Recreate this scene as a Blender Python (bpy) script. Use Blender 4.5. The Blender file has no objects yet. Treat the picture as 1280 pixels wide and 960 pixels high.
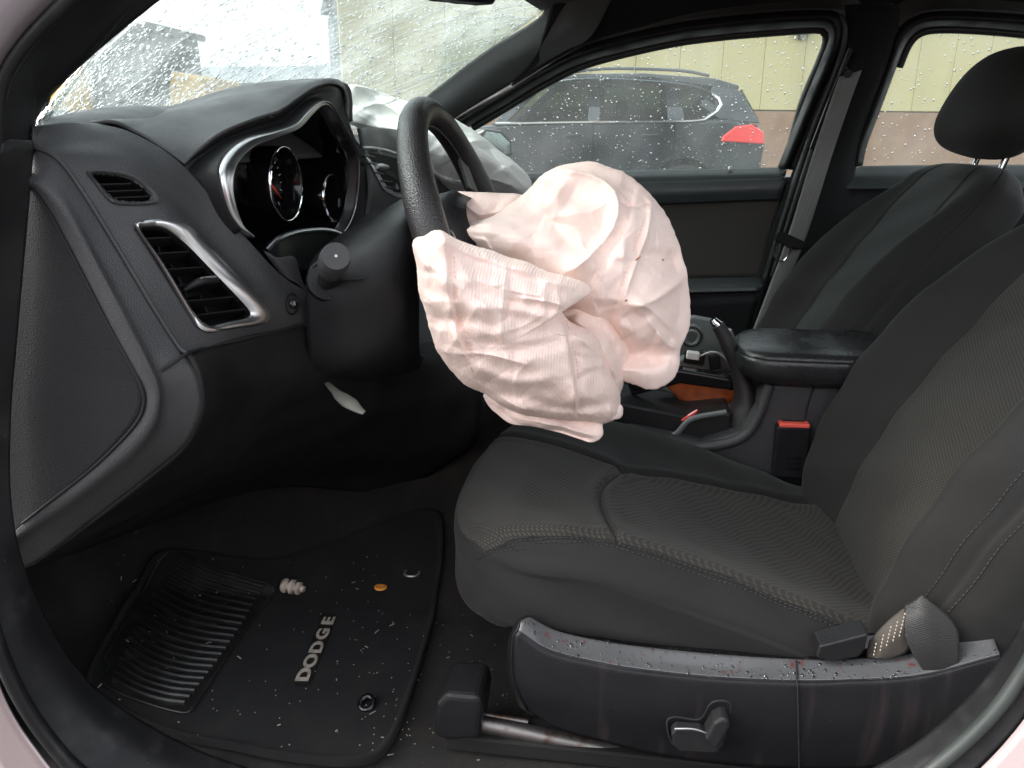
import bpy, math, random
import numpy as np
from mathutils import Vector
random.seed(4); rng = np.random.default_rng(4)
scene = bpy.context.scene
COL = scene.collection
R_ = math.radians
# ------------------------------------------------------------------ camera, sky, sun, exposure
CAM_POS = np.array([0.0, -0.60, 1.03]); PITCH, YAW = R_(18), R_(8); FPX = 950.0
cd = bpy.data.cameras.new('camera'); cam = bpy.data.objects.new('camera', cd); COL.objects.link(cam)
cam.location = CAM_POS; cam.rotation_euler = (R_(90) - PITCH, 0, YAW)
cd.sensor_width = 36; cd.lens = 36 * FPX / 1280; cd.clip_start = 0.02; cd.clip_end = 400
cd.dof.use_dof = False
scene.camera = cam
w = bpy.data.worlds.new("World"); scene.world = w; w.use_nodes = True
nt = w.node_tree; nt.nodes.clear()
sky = nt.nodes.new('ShaderNodeTexSky'); sky.sky_type = 'NISHITA'; sky.sun_disc = False
SUN_EL, SUN_AZ = R_(46), R_(262)
sky.sun_elevation = SUN_EL; sky.sun_rotation = SUN_AZ; sky.air_density = 1.0; sky.dust_density = 3.0
hs = nt.nodes.new('ShaderNodeHueSaturation'); hs.inputs['Saturation'].default_value = 0.22
bg = nt.nodes.new('ShaderNodeBackground'); bg.inputs[1].default_value = 0.15
wo = nt.nodes.new('ShaderNodeOutputWorld')
nt.links.new(sky.outputs[0], hs.inputs['Color']); nt.links.new(hs.outputs[0], bg.inputs[0]); nt.links.new(bg.outputs[0], wo.inputs[0])
sd = bpy.data.lights.new('sun', 'SUN'); sun = bpy.data.objects.new('sun', sd); COL.objects.link(sun)
sd.energy = 0.9; sd.angle = R_(30); sd.color = (1.0, 0.95, 0.88)
sdir = Vector((math.sin(SUN_AZ) * math.cos(SUN_EL), math.cos(SUN_AZ) * math.cos(SUN_EL), math.sin(SUN_EL)))
sun.rotation_euler = (-sdir).to_track_quat('-Z', 'Y').to_euler(); sun.location = (0, -3, 5)
scene.view_settings.view_transform = 'Standard'; scene.view_settings.look = 'None'
scene.view_settings.exposure = 2.15; scene.view_settings.gamma = 1
scene.render.engine = 'CYCLES'
cy = scene.cycles
cy.use_denoising = True; cy.max_bounces = 10; cy.transparent_max_bounces = 24; cy.transmission_bounces = 8
cy.diffuse_bounces = 4; cy.glossy_bounces = 4; cy.caustics_reflective = False; cy.caustics_refractive = False
cy.sample_clamp_indirect = 6; cy.blur_glossy = 0.5

# ------------------------------------------------------------------ measuring helpers
_D = np.array([-math.sin(YAW) * math.cos(PITCH), math.cos(YAW) * math.cos(PITCH), -math.sin(PITCH)])
_R = np.array([math.cos(YAW), math.sin(YAW), 0.0]); _U = np.cross(_R, _D)
def W(px, py, Y=None, Z=None, X=None):
    """real point at a known lateral distance Y (or height Z, or length X) for a bearing read off the photograph"""
    d = _D + _R * (px - 640) / FPX - _U * (py - 480) / FPX
    if Y is not None: t = (Y - CAM_POS[1]) / d[1]
    elif Z is not None: t = (Z - CAM_POS[2]) / d[2]
    else: t = (X - CAM_POS[0]) / d[0]
    return CAM_POS + t * d
def Wl(l): return [W(a, b, Y=c) for a, b, c in l]
def proj(v):
    v = np.asarray(v) - CAM_POS; q = v @ _D
    return np.stack([640 + FPX * (v @ _R) / q, 480 - FPX * (v @ _U) / q], -1)
def cr(p, n, closed=False):
    """Catmull-Rom resample to n points, even in arc length"""
    p = np.asarray(p, float)
    if len(p) == 2 and not closed:
        t = np.linspace(0, 1, n)[:, None]; return p[0] * (1 - t) + p[1] * t
    if closed: q = np.vstack([p[-1], p, p[0], p[1]])
    else: q = np.vstack([2 * p[0] - p[1], p, 2 * p[-1] - p[-2]])
    out = []
    segs = len(q) - 3
    for i in range(segs):
        a, b, c, d = q[i:i + 4]
        t = np.linspace(0, 1, 16, endpoint=False)[:, None]
        out.append(0.5 * ((2 * b) + (-a + c) * t + (2 * a - 5 * b + 4 * c - d) * t ** 2 + (-a + 3 * b - 3 * c + d) * t ** 3))
    out = np.vstack(out + [q[-2][None]])
    L = np.r_[0, np.cumsum(np.linalg.norm(np.diff(out, axis=0), axis=1))]
    s = np.linspace(0, L[-1], n + 1)[:-1] if closed else np.linspace(0, L[-1], n)
    return np.stack([np.interp(s, L, out[:, k]) for k in range(out.shape[1])], -1)
def cr_across(G, m):
    """G (k, n, 3) control curves -> smooth across"""
    k, n, _ = G.shape
    if k == 2:
        t = np.linspace(0, 1, m + 1)[:, None, None]; return G[0][None] * (1 - t) + G[1][None] * t
    q = np.concatenate([2 * G[:1] - G[1:2], G, 2 * G[-1:] - G[-2:-1]])
    out = []
    for i in range(k - 1):
        a, b, c, d = q[i:i + 4]
        t = np.linspace(0, 1, m, endpoint=False)[:, None, None]
        out.append(0.5 * ((2 * b) + (-a + c) * t + (2 * a - 5 * b + 4 * c - d) * t ** 2 + (-a + 3 * b - 3 * c + d) * t ** 3))
    return np.concatenate(out + [q[-2][None]])
def inpoly(pt, poly):
    x, y = pt[..., 0], pt[..., 1]; r = np.zeros(x.shape, bool); n = len(poly)
    for i in range(n):
        x1, y1 = poly[i]; x2, y2 = poly[(i + 1) % n]
        c = ((y1 > y) != (y2 > y)) & (x < (x2 - x1) * (y - y1) / ((y2 - y1) if y2 != y1 else 1e-9) + x1)
        r ^= c
    return r
# ------------------------------------------------------------------ object helpers
def thing(name, label, cat, loc=(0, 0, 0), group=None):
    o = bpy.data.objects.new(name, None); COL.objects.link(o); o.location = loc; o.empty_display_size = .05
    o['label'] = label; o['category'] = cat
    if group: o['group'] = group
    return o
def tag(o, label, cat, group=None):
    o['label'] = label; o['category'] = cat
    if group: o['group'] = group
    return o
def root_of(p):
    off = np.zeros(3)
    while p is not None:
        off += np.array(p.location); p = p.parent
    return off
def mesh(name, v, f, mat, parent=None, smooth=True, kind=None, label=None, mats=None, fm=None, auto=None):
    v = np.asarray(v, float) - root_of(parent)
    me = bpy.data.meshes.new(name); me.from_pydata(v.tolist(), [], [list(map(int, x)) for x in f]); me.update()
    if mats:
        for m in mats: me.materials.append(m)
        me.polygons.foreach_set('material_index', fm)
    else: me.materials.append(mat)
    if smooth: me.polygons.foreach_set('use_smooth', [True] * len(me.polygons))
    o = bpy.data.objects.new(name, me); COL.objects.link(o); o.parent = parent
    if auto:
        try: me.set_sharp_from_angle(angle=R_(auto))
        except Exception: pass
    if kind: o['kind'] = kind
    if label: o['label'] = label
    return o
def grid_faces(a, b, cu=False, cv=False, off=0):
    f = []
    for i in range(a if cu else a - 1):
        for j in range(b if cv else b - 1):
            i2, j2 = (i + 1) % a, (j + 1) % b
            f.append((off + i * b + j, off + i * b + j2, off + i2 * b + j2, off + i2 * b + j))
    return f
def solidify(o, t, offset=-1):
    m = o.modifiers.new('thickness', 'SOLIDIFY'); m.thickness = t; m.offset = offset; m.use_even_offset = False
    return o
def bevel(o, wd, seg=2):
    m = o.modifiers.new('bevel', 'BEVEL'); m.width = wd; m.segments = seg; m.limit_method = 'ANGLE'; m.angle_limit = R_(40); m.harden_normals = False
    return o
def S(name, curves, mat, parent=None, n=60, m=6, cut=(), solid=.004, closed=False, kind=None, label=None, disp=None, off=-1, raw=False):
    """loft through control curves of real 3D points"""
    G = np.stack([cr(c, n, closed) for c in curves])
    Pt = cr_across(G, m)
    a, b = Pt.shape[:2]
    if disp is not None:
        du = np.gradient(Pt, axis=1); dv = np.gradient(Pt, axis=0)
        nn = np.cross(du, dv); nn /= np.linalg.norm(nn, axis=-1, keepdims=True) + 1e-12
        Pt = Pt + nn * disp(Pt)[..., None]
    if raw: return Pt
    F = grid_faces(a, b, cv=closed)
    V = Pt.reshape(-1, 3)
    if cut:
        cen = proj(np.array([V[list(f)].mean(0) for f in F])); keep = np.ones(len(F), bool)
        for poly in cut: keep &= ~inpoly(cen, poly)
        F = [f for f, k in zip(F, keep) if k]
        used = sorted({i for f in F for i in f}); mp = {u: i for i, u in enumerate(used)}
        V = V[used]; F = [tuple(mp[i] for i in f) for f in F]
    # make faces point at -y / the cabin opening where possible: consistent winding by mean normal toward the camera side
    o = mesh(name, V, F, mat, parent, kind=kind, label=label)
    if solid:
        me = o.data; cam_l = CAM_POS - root_of(parent)
        s = 0
        for p in list(me.polygons)[::7]:
            s += p.normal.dot(Vector(cam_l) - p.center) * p.area
        if s < 0: me.flip_normals()
        solidify(o, solid, off)
    return o
def frames(p, closed=False):
    p = np.asarray(p, float)
    t = np.gradient(p, axis=0) if not closed else (np.roll(p, -1, 0) - np.roll(p, 1, 0))
    t /= np.linalg.norm(t, axis=1, keepdims=True) + 1e-12
    a = np.array([0, 0, 1.0]) if abs(t[0][2]) < .9 else np.array([1.0, 0, 0])
    n = np.zeros_like(p); x = a - t[0] * (a @ t[0]); n[0] = x / np.linalg.norm(x)
    for i in range(1, len(p)):
        x = n[i - 1] - t[i] * (n[i - 1] @ t[i]); n[i] = x / (np.linalg.norm(x) + 1e-12)
    return t, n, np.cross(t, n)
def tube_geo(pts, r, seg=10, n=None, closed=False, cap=True, sq=None):
    p = cr(pts, n, closed) if n else np.asarray(pts, float)
    t, a, b = frames(p, closed)
    r = np.asarray(r, float) * np.ones(len(p)) if np.ndim(r) == 0 else np.interp(np.linspace(0, 1, len(p)), np.linspace(0, 1, len(r)), r)
    th = np.arange(seg) * 2 * math.pi / seg
    sa, sb = (1, 1) if sq is None else sq
    V = p[:, None] + (a[:, None] * np.cos(th)[None, :, None] * sa + b[:, None] * np.sin(th)[None, :, None] * sb) * r[:, None, None]
    F = grid_faces(len(p), seg, cu=closed, cv=True)
    if cap and not closed:
        F += [tuple(range(seg))[::-1], tuple((len(p) - 1) * seg + k for k in range(seg))]
    return V.reshape(-1, 3), F
def join(gs):
    V = []; F = []; o = 0
    for v, f in gs:
        V.append(np.asarray(v, float)); F += [tuple(i + o for i in x) for x in f]; o += len(v)
    return np.vstack(V), F
def tube(name, pts, r, mat, parent=None, **k):
    kw = {x: k.pop(x) for x in list(k) if x in ('seg', 'n', 'closed', 'cap', 'sq')}
    v, f = tube_geo(pts, r, **kw); return mesh(name, v, f, mat, parent, auto=50, **k)
def box_geo(c, ax, ay, az, hx, hy, hz):
    c = np.asarray(c, float); V = []
    for sx in (-1, 1):
        for sy in (-1, 1):
            for sz in (-1, 1): V.append(c + np.asarray(ax) * hx * sx + np.asarray(ay) * hy * sy + np.asarray(az) * hz * sz)
    F = [(0, 1, 3, 2), (4, 6, 7, 5), (0, 4, 5, 1), (2, 3, 7, 6), (0, 2, 6, 4), (1, 5, 7, 3)]
    return V, F
def rot(ax, ang):
    from mathutils import Matrix
    return np.array(Matrix.Rotation(ang, 3, ax if isinstance(ax, str) else Vector(ax)))
EX, EY, EZ = np.eye(3)
def box(name, c, h, mat, parent=None, R=None, bv=.0, seg=2, **k):
    R = np.eye(3) if R is None else R
    v, f = box_geo(c, R[:, 0], R[:, 1], R[:, 2], *h); o = mesh(name, v, f, mat, parent, smooth=False, **k)
    if bv: bevel(o, bv, seg)
    return o
def prism(name, poly, vec, mat, parent=None, bv=0, seg=2, smooth=False, **k):
    """closed polygon (3D points, about planar) pushed along vec"""
    poly = np.asarray(poly, float); n = len(poly); V = np.vstack([poly, poly + np.asarray(vec)])
    F = [tuple(range(n))[::-1], tuple(range(n, 2 * n))] + [(i, (i + 1) % n, n + (i + 1) % n, n + i) for i in range(n)]
    o = mesh(name, V, F, mat, parent, smooth=smooth, **k)
    import bmesh
    bm = bmesh.new(); bm.from_mesh(o.data); bmesh.ops.recalc_face_normals(bm, faces=bm.faces); bm.to_mesh(o.data); bm.free()
    if bv: bevel(o, bv, seg)
    return o
# ------------------------------------------------------------------ materials
def mk(name, col, rough=.5, metal=0, bump=None, spec=.5, var=None, coat=0, sheen=0, wet=None, rvar=None):
    m = bpy.data.materials.new(name); m.use_nodes = True; t = m.node_tree; b = t.nodes['Principled BSDF']
    col = (*col, 1) if len(col) == 3 else col
    b.inputs['Base Color'].default_value = col; b.inputs['Roughness'].default_value = rough
    b.inputs['Metallic'].default_value = metal; b.inputs['Specular IOR Level'].default_value = spec
    b.inputs['Coat Weight'].default_value = coat; b.inputs['Coat Roughness'].default_value = .08
    b.inputs['Sheen Weight'].default_value = sheen
    tc = t.nodes.new('ShaderNodeTexCoord')
    def N(kind, **kw):
        n = t.nodes.new(kind)
        for a, v in kw.items():
            if a in n.inputs.keys(): n.inputs[a].default_value = v
            else: setattr(n, a, v)
        return n
    m_N = N
    last = None
    for bp in (bump or []):
        kind, sc, strength, dist = bp
        if kind == 'noise':
            n = N('ShaderNodeTexNoise', Scale=sc, Detail=3.0); t.links.new(tc.outputs['Object'], n.inputs['Vector']); h = n.outputs['Fac']
        elif kind == 'grain':
            n = N('ShaderNodeTexVoronoi', Scale=sc); t.links.new(tc.outputs['Object'], n.inputs['Vector']); h = n.outputs['Distance']
        elif kind.startswith('rib'):
            n = N('ShaderNodeTexWave', Scale=sc, Distortion=.6, wave_type='BANDS', bands_direction=kind[3:] or 'DIAGONAL')
            n.inputs['Detail Scale'].default_value = .6
            t.links.new(tc.outputs['Object'], n.inputs['Vector']); h = n.outputs['Fac']
        elif kind == 'weave':
            n1 = N('ShaderNodeTexWave', Scale=sc, bands_direction='X'); n2 = N('ShaderNodeTexWave', Scale=sc, bands_direction='Y')
            n3 = N('ShaderNodeTexWave', Scale=sc, bands_direction='Z')
            mx = N('ShaderNodeMath', operation='MULTIPLY'); m2 = N('ShaderNodeMath', operation='ADD')
            for q in (n1, n2, n3): t.links.new(tc.outputs['Object'], q.inputs['Vector'])
            t.links.new(n1.outputs['Fac'], m2.inputs[0]); t.links.new(n3.outputs['Fac'], m2.inputs[1])
            t.links.new(m2.outputs[0], mx.inputs[0]); t.links.new(n2.outputs['Fac'], mx.inputs[1]); h = mx.outputs[0]
        bn = N('ShaderNodeBump', Strength=strength, Distance=dist); t.links.new(h, bn.inputs['Height'])
        if last: t.links.new(last.outputs[0], bn.inputs['Normal'])
        last = bn
    if last: t.links.new(last.outputs[0], b.inputs['Normal'])
    if var:   # list of (kind, scale, lo, hi, colour)
        cur = None
        for kind, sc, lo, hi, c2 in var:
            if kind == 'grid':      # rows of pale thread ends
                sp = N('ShaderNodeSeparateXYZ'); t.links.new(tc.outputs['Object'], sp.inputs[0])
                def MA(op, a, b_):
                    q = N('ShaderNodeMath', operation=op)
                    for i_, v_ in enumerate((a, b_)):
                        if isinstance(v_, (int, float)): q.inputs[i_].default_value = v_
                        elif v_ is not None: t.links.new(v_, q.inputs[i_])
                    return q.outputs[0]
                a1 = MA('ADD', MA('MULTIPLY', sp.outputs[0], .86), MA('MULTIPLY', sp.outputs[2], .86))
                k_ = 2 * math.pi / sc
                u1 = MA('SINE', MA('MULTIPLY', MA('ADD', a1, MA('MULTIPLY', sp.outputs[1], .35)), k_), None); u2 = MA('SINE', MA('MULTIPLY', sp.outputs[1], k_ * .8), None)
                pr_ = MA('MULTIPLY', u1, u2)
                rp = N('ShaderNodeMapRange'); rp.inputs['From Min'].default_value = lo; rp.inputs['From Max'].default_value = hi
                t.links.new(pr_, rp.inputs['Value'])
                mx = N('ShaderNodeMix', data_type='RGBA'); t.links.new(rp.outputs[0], mx.inputs[0])
                if cur: t.links.new(cur, mx.inputs[6])
                else: mx.inputs[6].default_value = col
                mx.inputs[7].default_value = (*c2, 1); cur = mx.outputs[2]; continue
            n = N('ShaderNodeTexNoise', Scale=sc, Detail=4.0) if kind != 'fleck' else N('ShaderNodeTexVoronoi', Scale=sc)
            mp = N('ShaderNodeMapping')
            if kind == 'streak': mp.inputs['Scale'].default_value = (1, 1, .08)
            t.links.new(tc.outputs['Object'], mp.inputs[0]); t.links.new(mp.outputs[0], n.inputs['Vector'])
            rp = N('ShaderNodeMapRange'); rp.inputs['From Min'].default_value = lo; rp.inputs['From Max'].default_value = hi
            t.links.new(n.outputs['Fac' if kind != 'fleck' else 'Distance'], rp.inputs['Value'])
            if kind == 'fleck': rp.inputs['To Min'].default_value = 1; rp.inputs['To Max'].default_value = 0
            mx = N('ShaderNodeMix', data_type='RGBA')
            t.links.new(rp.outputs[0], mx.inputs[0])
            if cur: t.links.new(cur, mx.inputs[6])
            else: mx.inputs[6].default_value = col
            mx.inputs[7].default_value = (*c2, 1); cur = mx.outputs[2]
        t.links.new(cur, b.inputs['Base Color'])
    if rvar:
        sc, lo, hi = rvar
        n = N('ShaderNodeTexNoise', Scale=sc, Detail=4.0); t.links.new(tc.outputs['Object'], n.inputs['Vector'])
        rp = N('ShaderNodeMapRange'); rp.inputs['From Min'].default_value = .35; rp.inputs['From Max'].default_value = .65
        rp.inputs['To Min'].default_value = lo; rp.inputs['To Max'].default_value = hi
        t.links.new(n.outputs['Fac'], rp.inputs['Value']); t.links.new(rp.outputs[0], b.inputs['Roughness'])
    return m
DUST = (.10, .095, .09)
M = {}
M['dash'] = mk('dash_plastic', (.036, .036, .038), .48, bump=[('grain', 650, .35, .0012)], spec=.5, var=[('n', 9, .5, .8, (.05, .05, .05)), ('fleck', 60, .0, .045, (.12, .12, .12))], rvar=(14, .42, .62))
M['dash_top'] = mk('dash_leather', (.058, .058, .059), .42, bump=[('grain', 800, .3, .001), ('noise', 60, .15, .003)], spec=.5, var=[('n', 14, .5, .8, (.06, .06, .06))], rvar=(20, .42, .6))
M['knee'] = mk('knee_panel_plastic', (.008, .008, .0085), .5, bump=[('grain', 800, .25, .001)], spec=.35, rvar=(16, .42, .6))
M['soft'] = mk('soft_black_plastic', (.014, .014, .015), .45, spec=.25, bump=[('grain', 800, .25, .001)], rvar=(16, .38, .6), var=[('fleck', 45, 0, .04, (.10, .10, .10))])
M['black'] = mk('satin_black_plastic', (.012, .012, .013), .35, spec=.25, bump=[('noise', 300, .05, .001)], rvar=(16, .25, .45))
M['gloss'] = mk('gloss_black_plastic', (.006, .006, .007), .12, bump=[('noise', 60, .03, .001)])
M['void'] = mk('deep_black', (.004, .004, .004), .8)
M['trim'] = mk('grey_pillar_trim', (.095, .10, .10), .65, bump=[('noise', 500, .2, .001)], var=[('n', 7, .5, .8, (.07, .07, .07))])
M['green_seal'] = mk('dusty_rubber_seal', (.028, .033, .031), .45, bump=[('noise', 150, .2, .001)], rvar=(30, .35, .6))
M['rubber'] = mk('black_rubber', (.012, .012, .013), .5, spec=.25, bump=[('noise', 120, .25, .001)], rvar=(18, .3, .6), var=[('n', 25, .55, .8, (.03, .03, .03)), ('fleck', 40, 0, .05, (.1, .1, .09))])
M['headliner'] = mk('black_headliner', (.014, .015, .015), .95, spec=.25, bump=[('noise', 700, .4, .001)], sheen=.1)
M['chrome'] = mk('satin_chrome', (.56, .56, .57), .30, 1, bump=[('noise', 40, .02, .001)])
M['bright'] = mk('bright_chrome', (.8, .8, .82), .06, 1)
M['silver'] = mk('silver_paint', (.45, .45, .46), .35, .8)
M['metal'] = mk('dull_steel', (.22, .21, .20), .4, .9, bump=[('noise', 200, .2, .001)], var=[('n', 60, .5, .7, (.12, .07, .05))])
M['insert'] = mk('woven_seat_insert', (.030, .0285, .0255), .85, spec=.2, bump=[('noise', 700, .5, .0012), ('noise', 14, .2, .006)], sheen=.06, var=[('n', 9, .45, .75, (.021, .0195, .017)), ('n', 3, .5, .7, (.040, .036, .030)), ('grid', .0056, .3, .9, (.078, .072, .060)), ('fleck', 25, 0, .03, (.16, .15, .13))])
M['seat'] = mk('plain_seat_cloth', (.016, .0155, .0145), .75, spec=.2, bump=[('noise', 900, .35, .001), ('noise', 18, .25, .006)], sheen=.06, var=[('n', 12, .45, .8, (.017, .0165, .016))])
M['seat_far'] = mk('far_seat_cloth', (.023, .026, .024), .85, spec=.2, bump=[('noise', 700, .3, .001), ('noise', 14, .25, .006)], sheen=.1)
M['thread'] = mk('black_thread', (.035, .035, .035), .7)
M['thread_w'] = mk('pale_thread', (.42, .36, .28), .8)
M['carpet'] = mk('dirty_black_carpet', (.014, .0125, .011), 1, spec=.25, bump=[('noise', 900, .9, .003), ('noise', 60, .4, .004)], sheen=.05, var=[('n', 12, .45, .7, (.026, .023, .019)), ('fleck', 90, 0, .10, (.12, .11, .09))])
M['mat'] = mk('mat_carpet', (.008, .008, .0085), 1, spec=.25, bump=[('noise', 1200, .9, .002), ('noise', 25, .2, .004)], sheen=.03, var=[('n', 16, .45, .75, (.014, .0135, .0125)), ('fleck', 70, 0, .05, (.14, .14, .12))])
M['matrub'] = mk('mat_rubber_pad', (.012, .012, .012), .42, bump=[('noise', 150, .2, .001)], var=[('n', 30, .5, .8, (.03, .03, .028)), ('fleck', 60, 0, .06, (.12, .11, .09))])
M['letter'] = mk('pale_badge_print', (.38, .34, .29), .5, bump=[('noise', 300, .2, .001)], var=[('n', 90, .5, .7, (.22, .19, .16))])
M['red'] = mk('red_button', (.75, .10, .07), .4)
M['red_glint'] = mk('red_reflection', (.8, .06, .03), .4)  # red reflections of the dial rims, put into the pointers' colour
M['print'] = mk('white_gauge_print', (.6, .6, .6), .5)
M['white'] = mk('white_plastic', (.7, .7, .66), .4)
M['greyp'] = mk('grey_plastic', (.13, .145, .14), .4, bump=[('noise', 100, .1, .001)])
M['orange'] = mk('orange_plastic', (.75, .30, .05), .35)
M['amber'] = mk('amber_gloss', (.55, .13, .03), .25, coat=.6, var=[('n', 25, .4, .7, (.18, .04, .015))])
M['web'] = mk('belt_webbing', (.0105, .010, .0095), .5, bump=[('noise', 600, .5, .001), ('ribZ', 170, .3, .0008)], sheen=.05)
M['web2'] = mk('stitched_webbing', (.050, .042, .034), .7, bump=[('noise', 600, .5, .001)])
M['webfar'] = mk('belt_webbing_grey', (.22, .22, .215), .8, bump=[('weave', 200, .4, .0008)])
M['anchor'] = mk('beige_plastic', (.55, .47, .40), .5, bump=[('noise', 90, .3, .002)], var=[('n', 60, .5, .7, (.25, .2, .16))])
M['blade'] = mk('pale_lever', (.20, .20, .17), .45)
M['airbag'] = mk('pink_airbag_nylon', (.92, .725, .645), .58, bump=[('noise', 30, .2, .003), ('noise', 90, .3, .002), ('weave', 300, .15, .0008)], sheen=.05, spec=.35, var=[('n', 4, .45, .75, (.91, .75, .68)), ('streak', 30, .62, .85, (.78, .58, .53))])
M['airbag_rib'] = mk('ribbed_pink_nylon', (.92, .725, .645), .5, bump=[('ribX', 100, .30, .0010), ('noise', 35, .25, .003), ('noise', 90, .3, .002)], spec=.4, var=[('n', 5, .45, .75, (.91, .75, .69))])
M['airbag_w'] = mk('white_airbag_nylon', (.90, .91, .87), .6, bump=[('noise', 10, .3, .01), ('noise', 60, .3, .003)], var=[('n', 6, .5, .8, (.82, .84, .78))])
M['paint'] = mk('pearl_pink_paint', (.40, .33, .33), .3, .25, coat=.8, var=[('n', 4, .4, .8, (.33, .25, .25))])
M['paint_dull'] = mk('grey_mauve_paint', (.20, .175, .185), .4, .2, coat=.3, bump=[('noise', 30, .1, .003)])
M['wet_skylit'] = mk('wet_skylit_plastic', (.068, .070, .072), .16, bump=[('noise', 300, .08, .001)], var=[('n', 70, .62, .74, (.08, .025, .022))], rvar=(20, .12, .3))  # wet valance plastic, sky reflection put into its paler base
M['valance'] = mk('valance_plastic', (.009, .009, .0105), .38, spec=.25, bump=[('grain', 900, .2, .001)], var=[('streak', 40, .58, .8, (.032, .024, .024)), ('fleck', 60, 0, .05, (.1, .1, .1))], rvar=(22, .3, .5))
M['fabdoor'] = mk('door_cloth', (.050, .046, .040), .9, bump=[('noise', 800, .4, .001)])
M['doorpad'] = mk('door_vinyl', (.045, .052, .052), .35, bump=[('grain', 600, .2, .001)], rvar=(20, .3, .45))
def glassmat(name, haze, tint, hz=(.75, .8, .8)):
    m = bpy.data.materials.new(name); m.use_nodes = True; t = m.node_tree; t.nodes.clear()
    o = t.nodes.new('ShaderNodeOutputMaterial'); tr = t.nodes.new('ShaderNodeBsdfTransparent'); tr.inputs[0].default_value = (*tint, 1)
    gl = t.nodes.new('ShaderNodeBsdfGlossy'); gl.inputs['Roughness'].default_value = .03
    lw = t.nodes.new('ShaderNodeLayerWeight'); lw.inputs[0].default_value = .5
    pw_ = t.nodes.new('ShaderNodeMath'); pw_.operation = 'POWER'; pw_.inputs[1].default_value = 5; t.links.new(lw.outputs['Facing'], pw_.inputs[0])
    fr = t.nodes.new('ShaderNodeMath'); fr.operation = 'MULTIPLY_ADD'; fr.inputs[1].default_value = .5; fr.inputs[2].default_value = .025; t.links.new(pw_.outputs[0], fr.inputs[0])
    mx = t.nodes.new('ShaderNodeMixShader'); t.links.new(fr.outputs[0], mx.inputs[0]); t.links.new(tr.outputs[0], mx.inputs[1]); t.links.new(gl.outputs[0], mx.inputs[2])
    tl = t.nodes.new('ShaderNodeBsdfTranslucent'); tl.inputs[0].default_value = (*hz, 1)
    tc = t.nodes.new('ShaderNodeTexCoord'); n = t.nodes.new('ShaderNodeTexNoise'); n.inputs['Scale'].default_value = 7; n.inputs['Detail'].default_value = 6
    t.links.new(tc.outputs['Object'], n.inputs['Vector'])
    rp = t.nodes.new('ShaderNodeMapRange'); rp.inputs['From Min'].default_value = .35; rp.inputs['From Max'].default_value = .7
    rp.inputs['To Min'].default_value = haze * .5; rp.inputs['To Max'].default_value = haze * 1.5
    t.links.new(n.outputs['Fac'], rp.inputs['Value'])
    m2 = t.nodes.new('ShaderNodeMixShader'); t.links.new(rp.outputs[0], m2.inputs[0]); t.links.new(mx.outputs[0], m2.inputs[1]); t.links.new(tl.outputs[0], m2.inputs[2])
    t.links.new(m2.outputs[0], o.inputs[0]); return m
M['screen'] = glassmat('wet_windscreen_glass', .10, (.72, .765, .76), (.7, .75, .74))
M['window'] = glassmat('wet_window_glass', .045, (.86, .90, .88), (.85, .88, .86))
M['lens'] = glassmat('gauge_lens', .0, (.75, .75, .75))
def dropmat():
    m = bpy.data.materials.new('rain_water'); m.use_nodes = True; t = m.node_tree; t.nodes.clear()
    o = t.nodes.new('ShaderNodeOutputMaterial'); g = t.nodes.new('ShaderNodeBsdfGlass'); g.inputs['IOR'].default_value = 1.33; g.inputs['Roughness'].default_value = 0
    t.links.new(g.outputs[0], o.inputs[0]); return m
M['water'] = dropmat()

def stitches(name, line, parent, L=.0042, gap=.0022, r=.0007, mat=None):
    line = np.asarray(line); d = np.r_[0, np.cumsum(np.linalg.norm(np.diff(line, axis=0), axis=1))]; g = []; s = 0
    f = lambda q: np.array([np.interp(q, d, line[:, k]) for k in range(3)])
    while s + L < d[-1]:
        a, b = f(s), f(s + L); g.append(tube_geo([a, (a + b) / 2 + [0, 0, .0002], b], [r * .6, r, r * .6], seg=5)); s += L + gap
    v, ff = join(g); o = mesh(name, v, ff, mat or M['thread'], parent); return o
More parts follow.
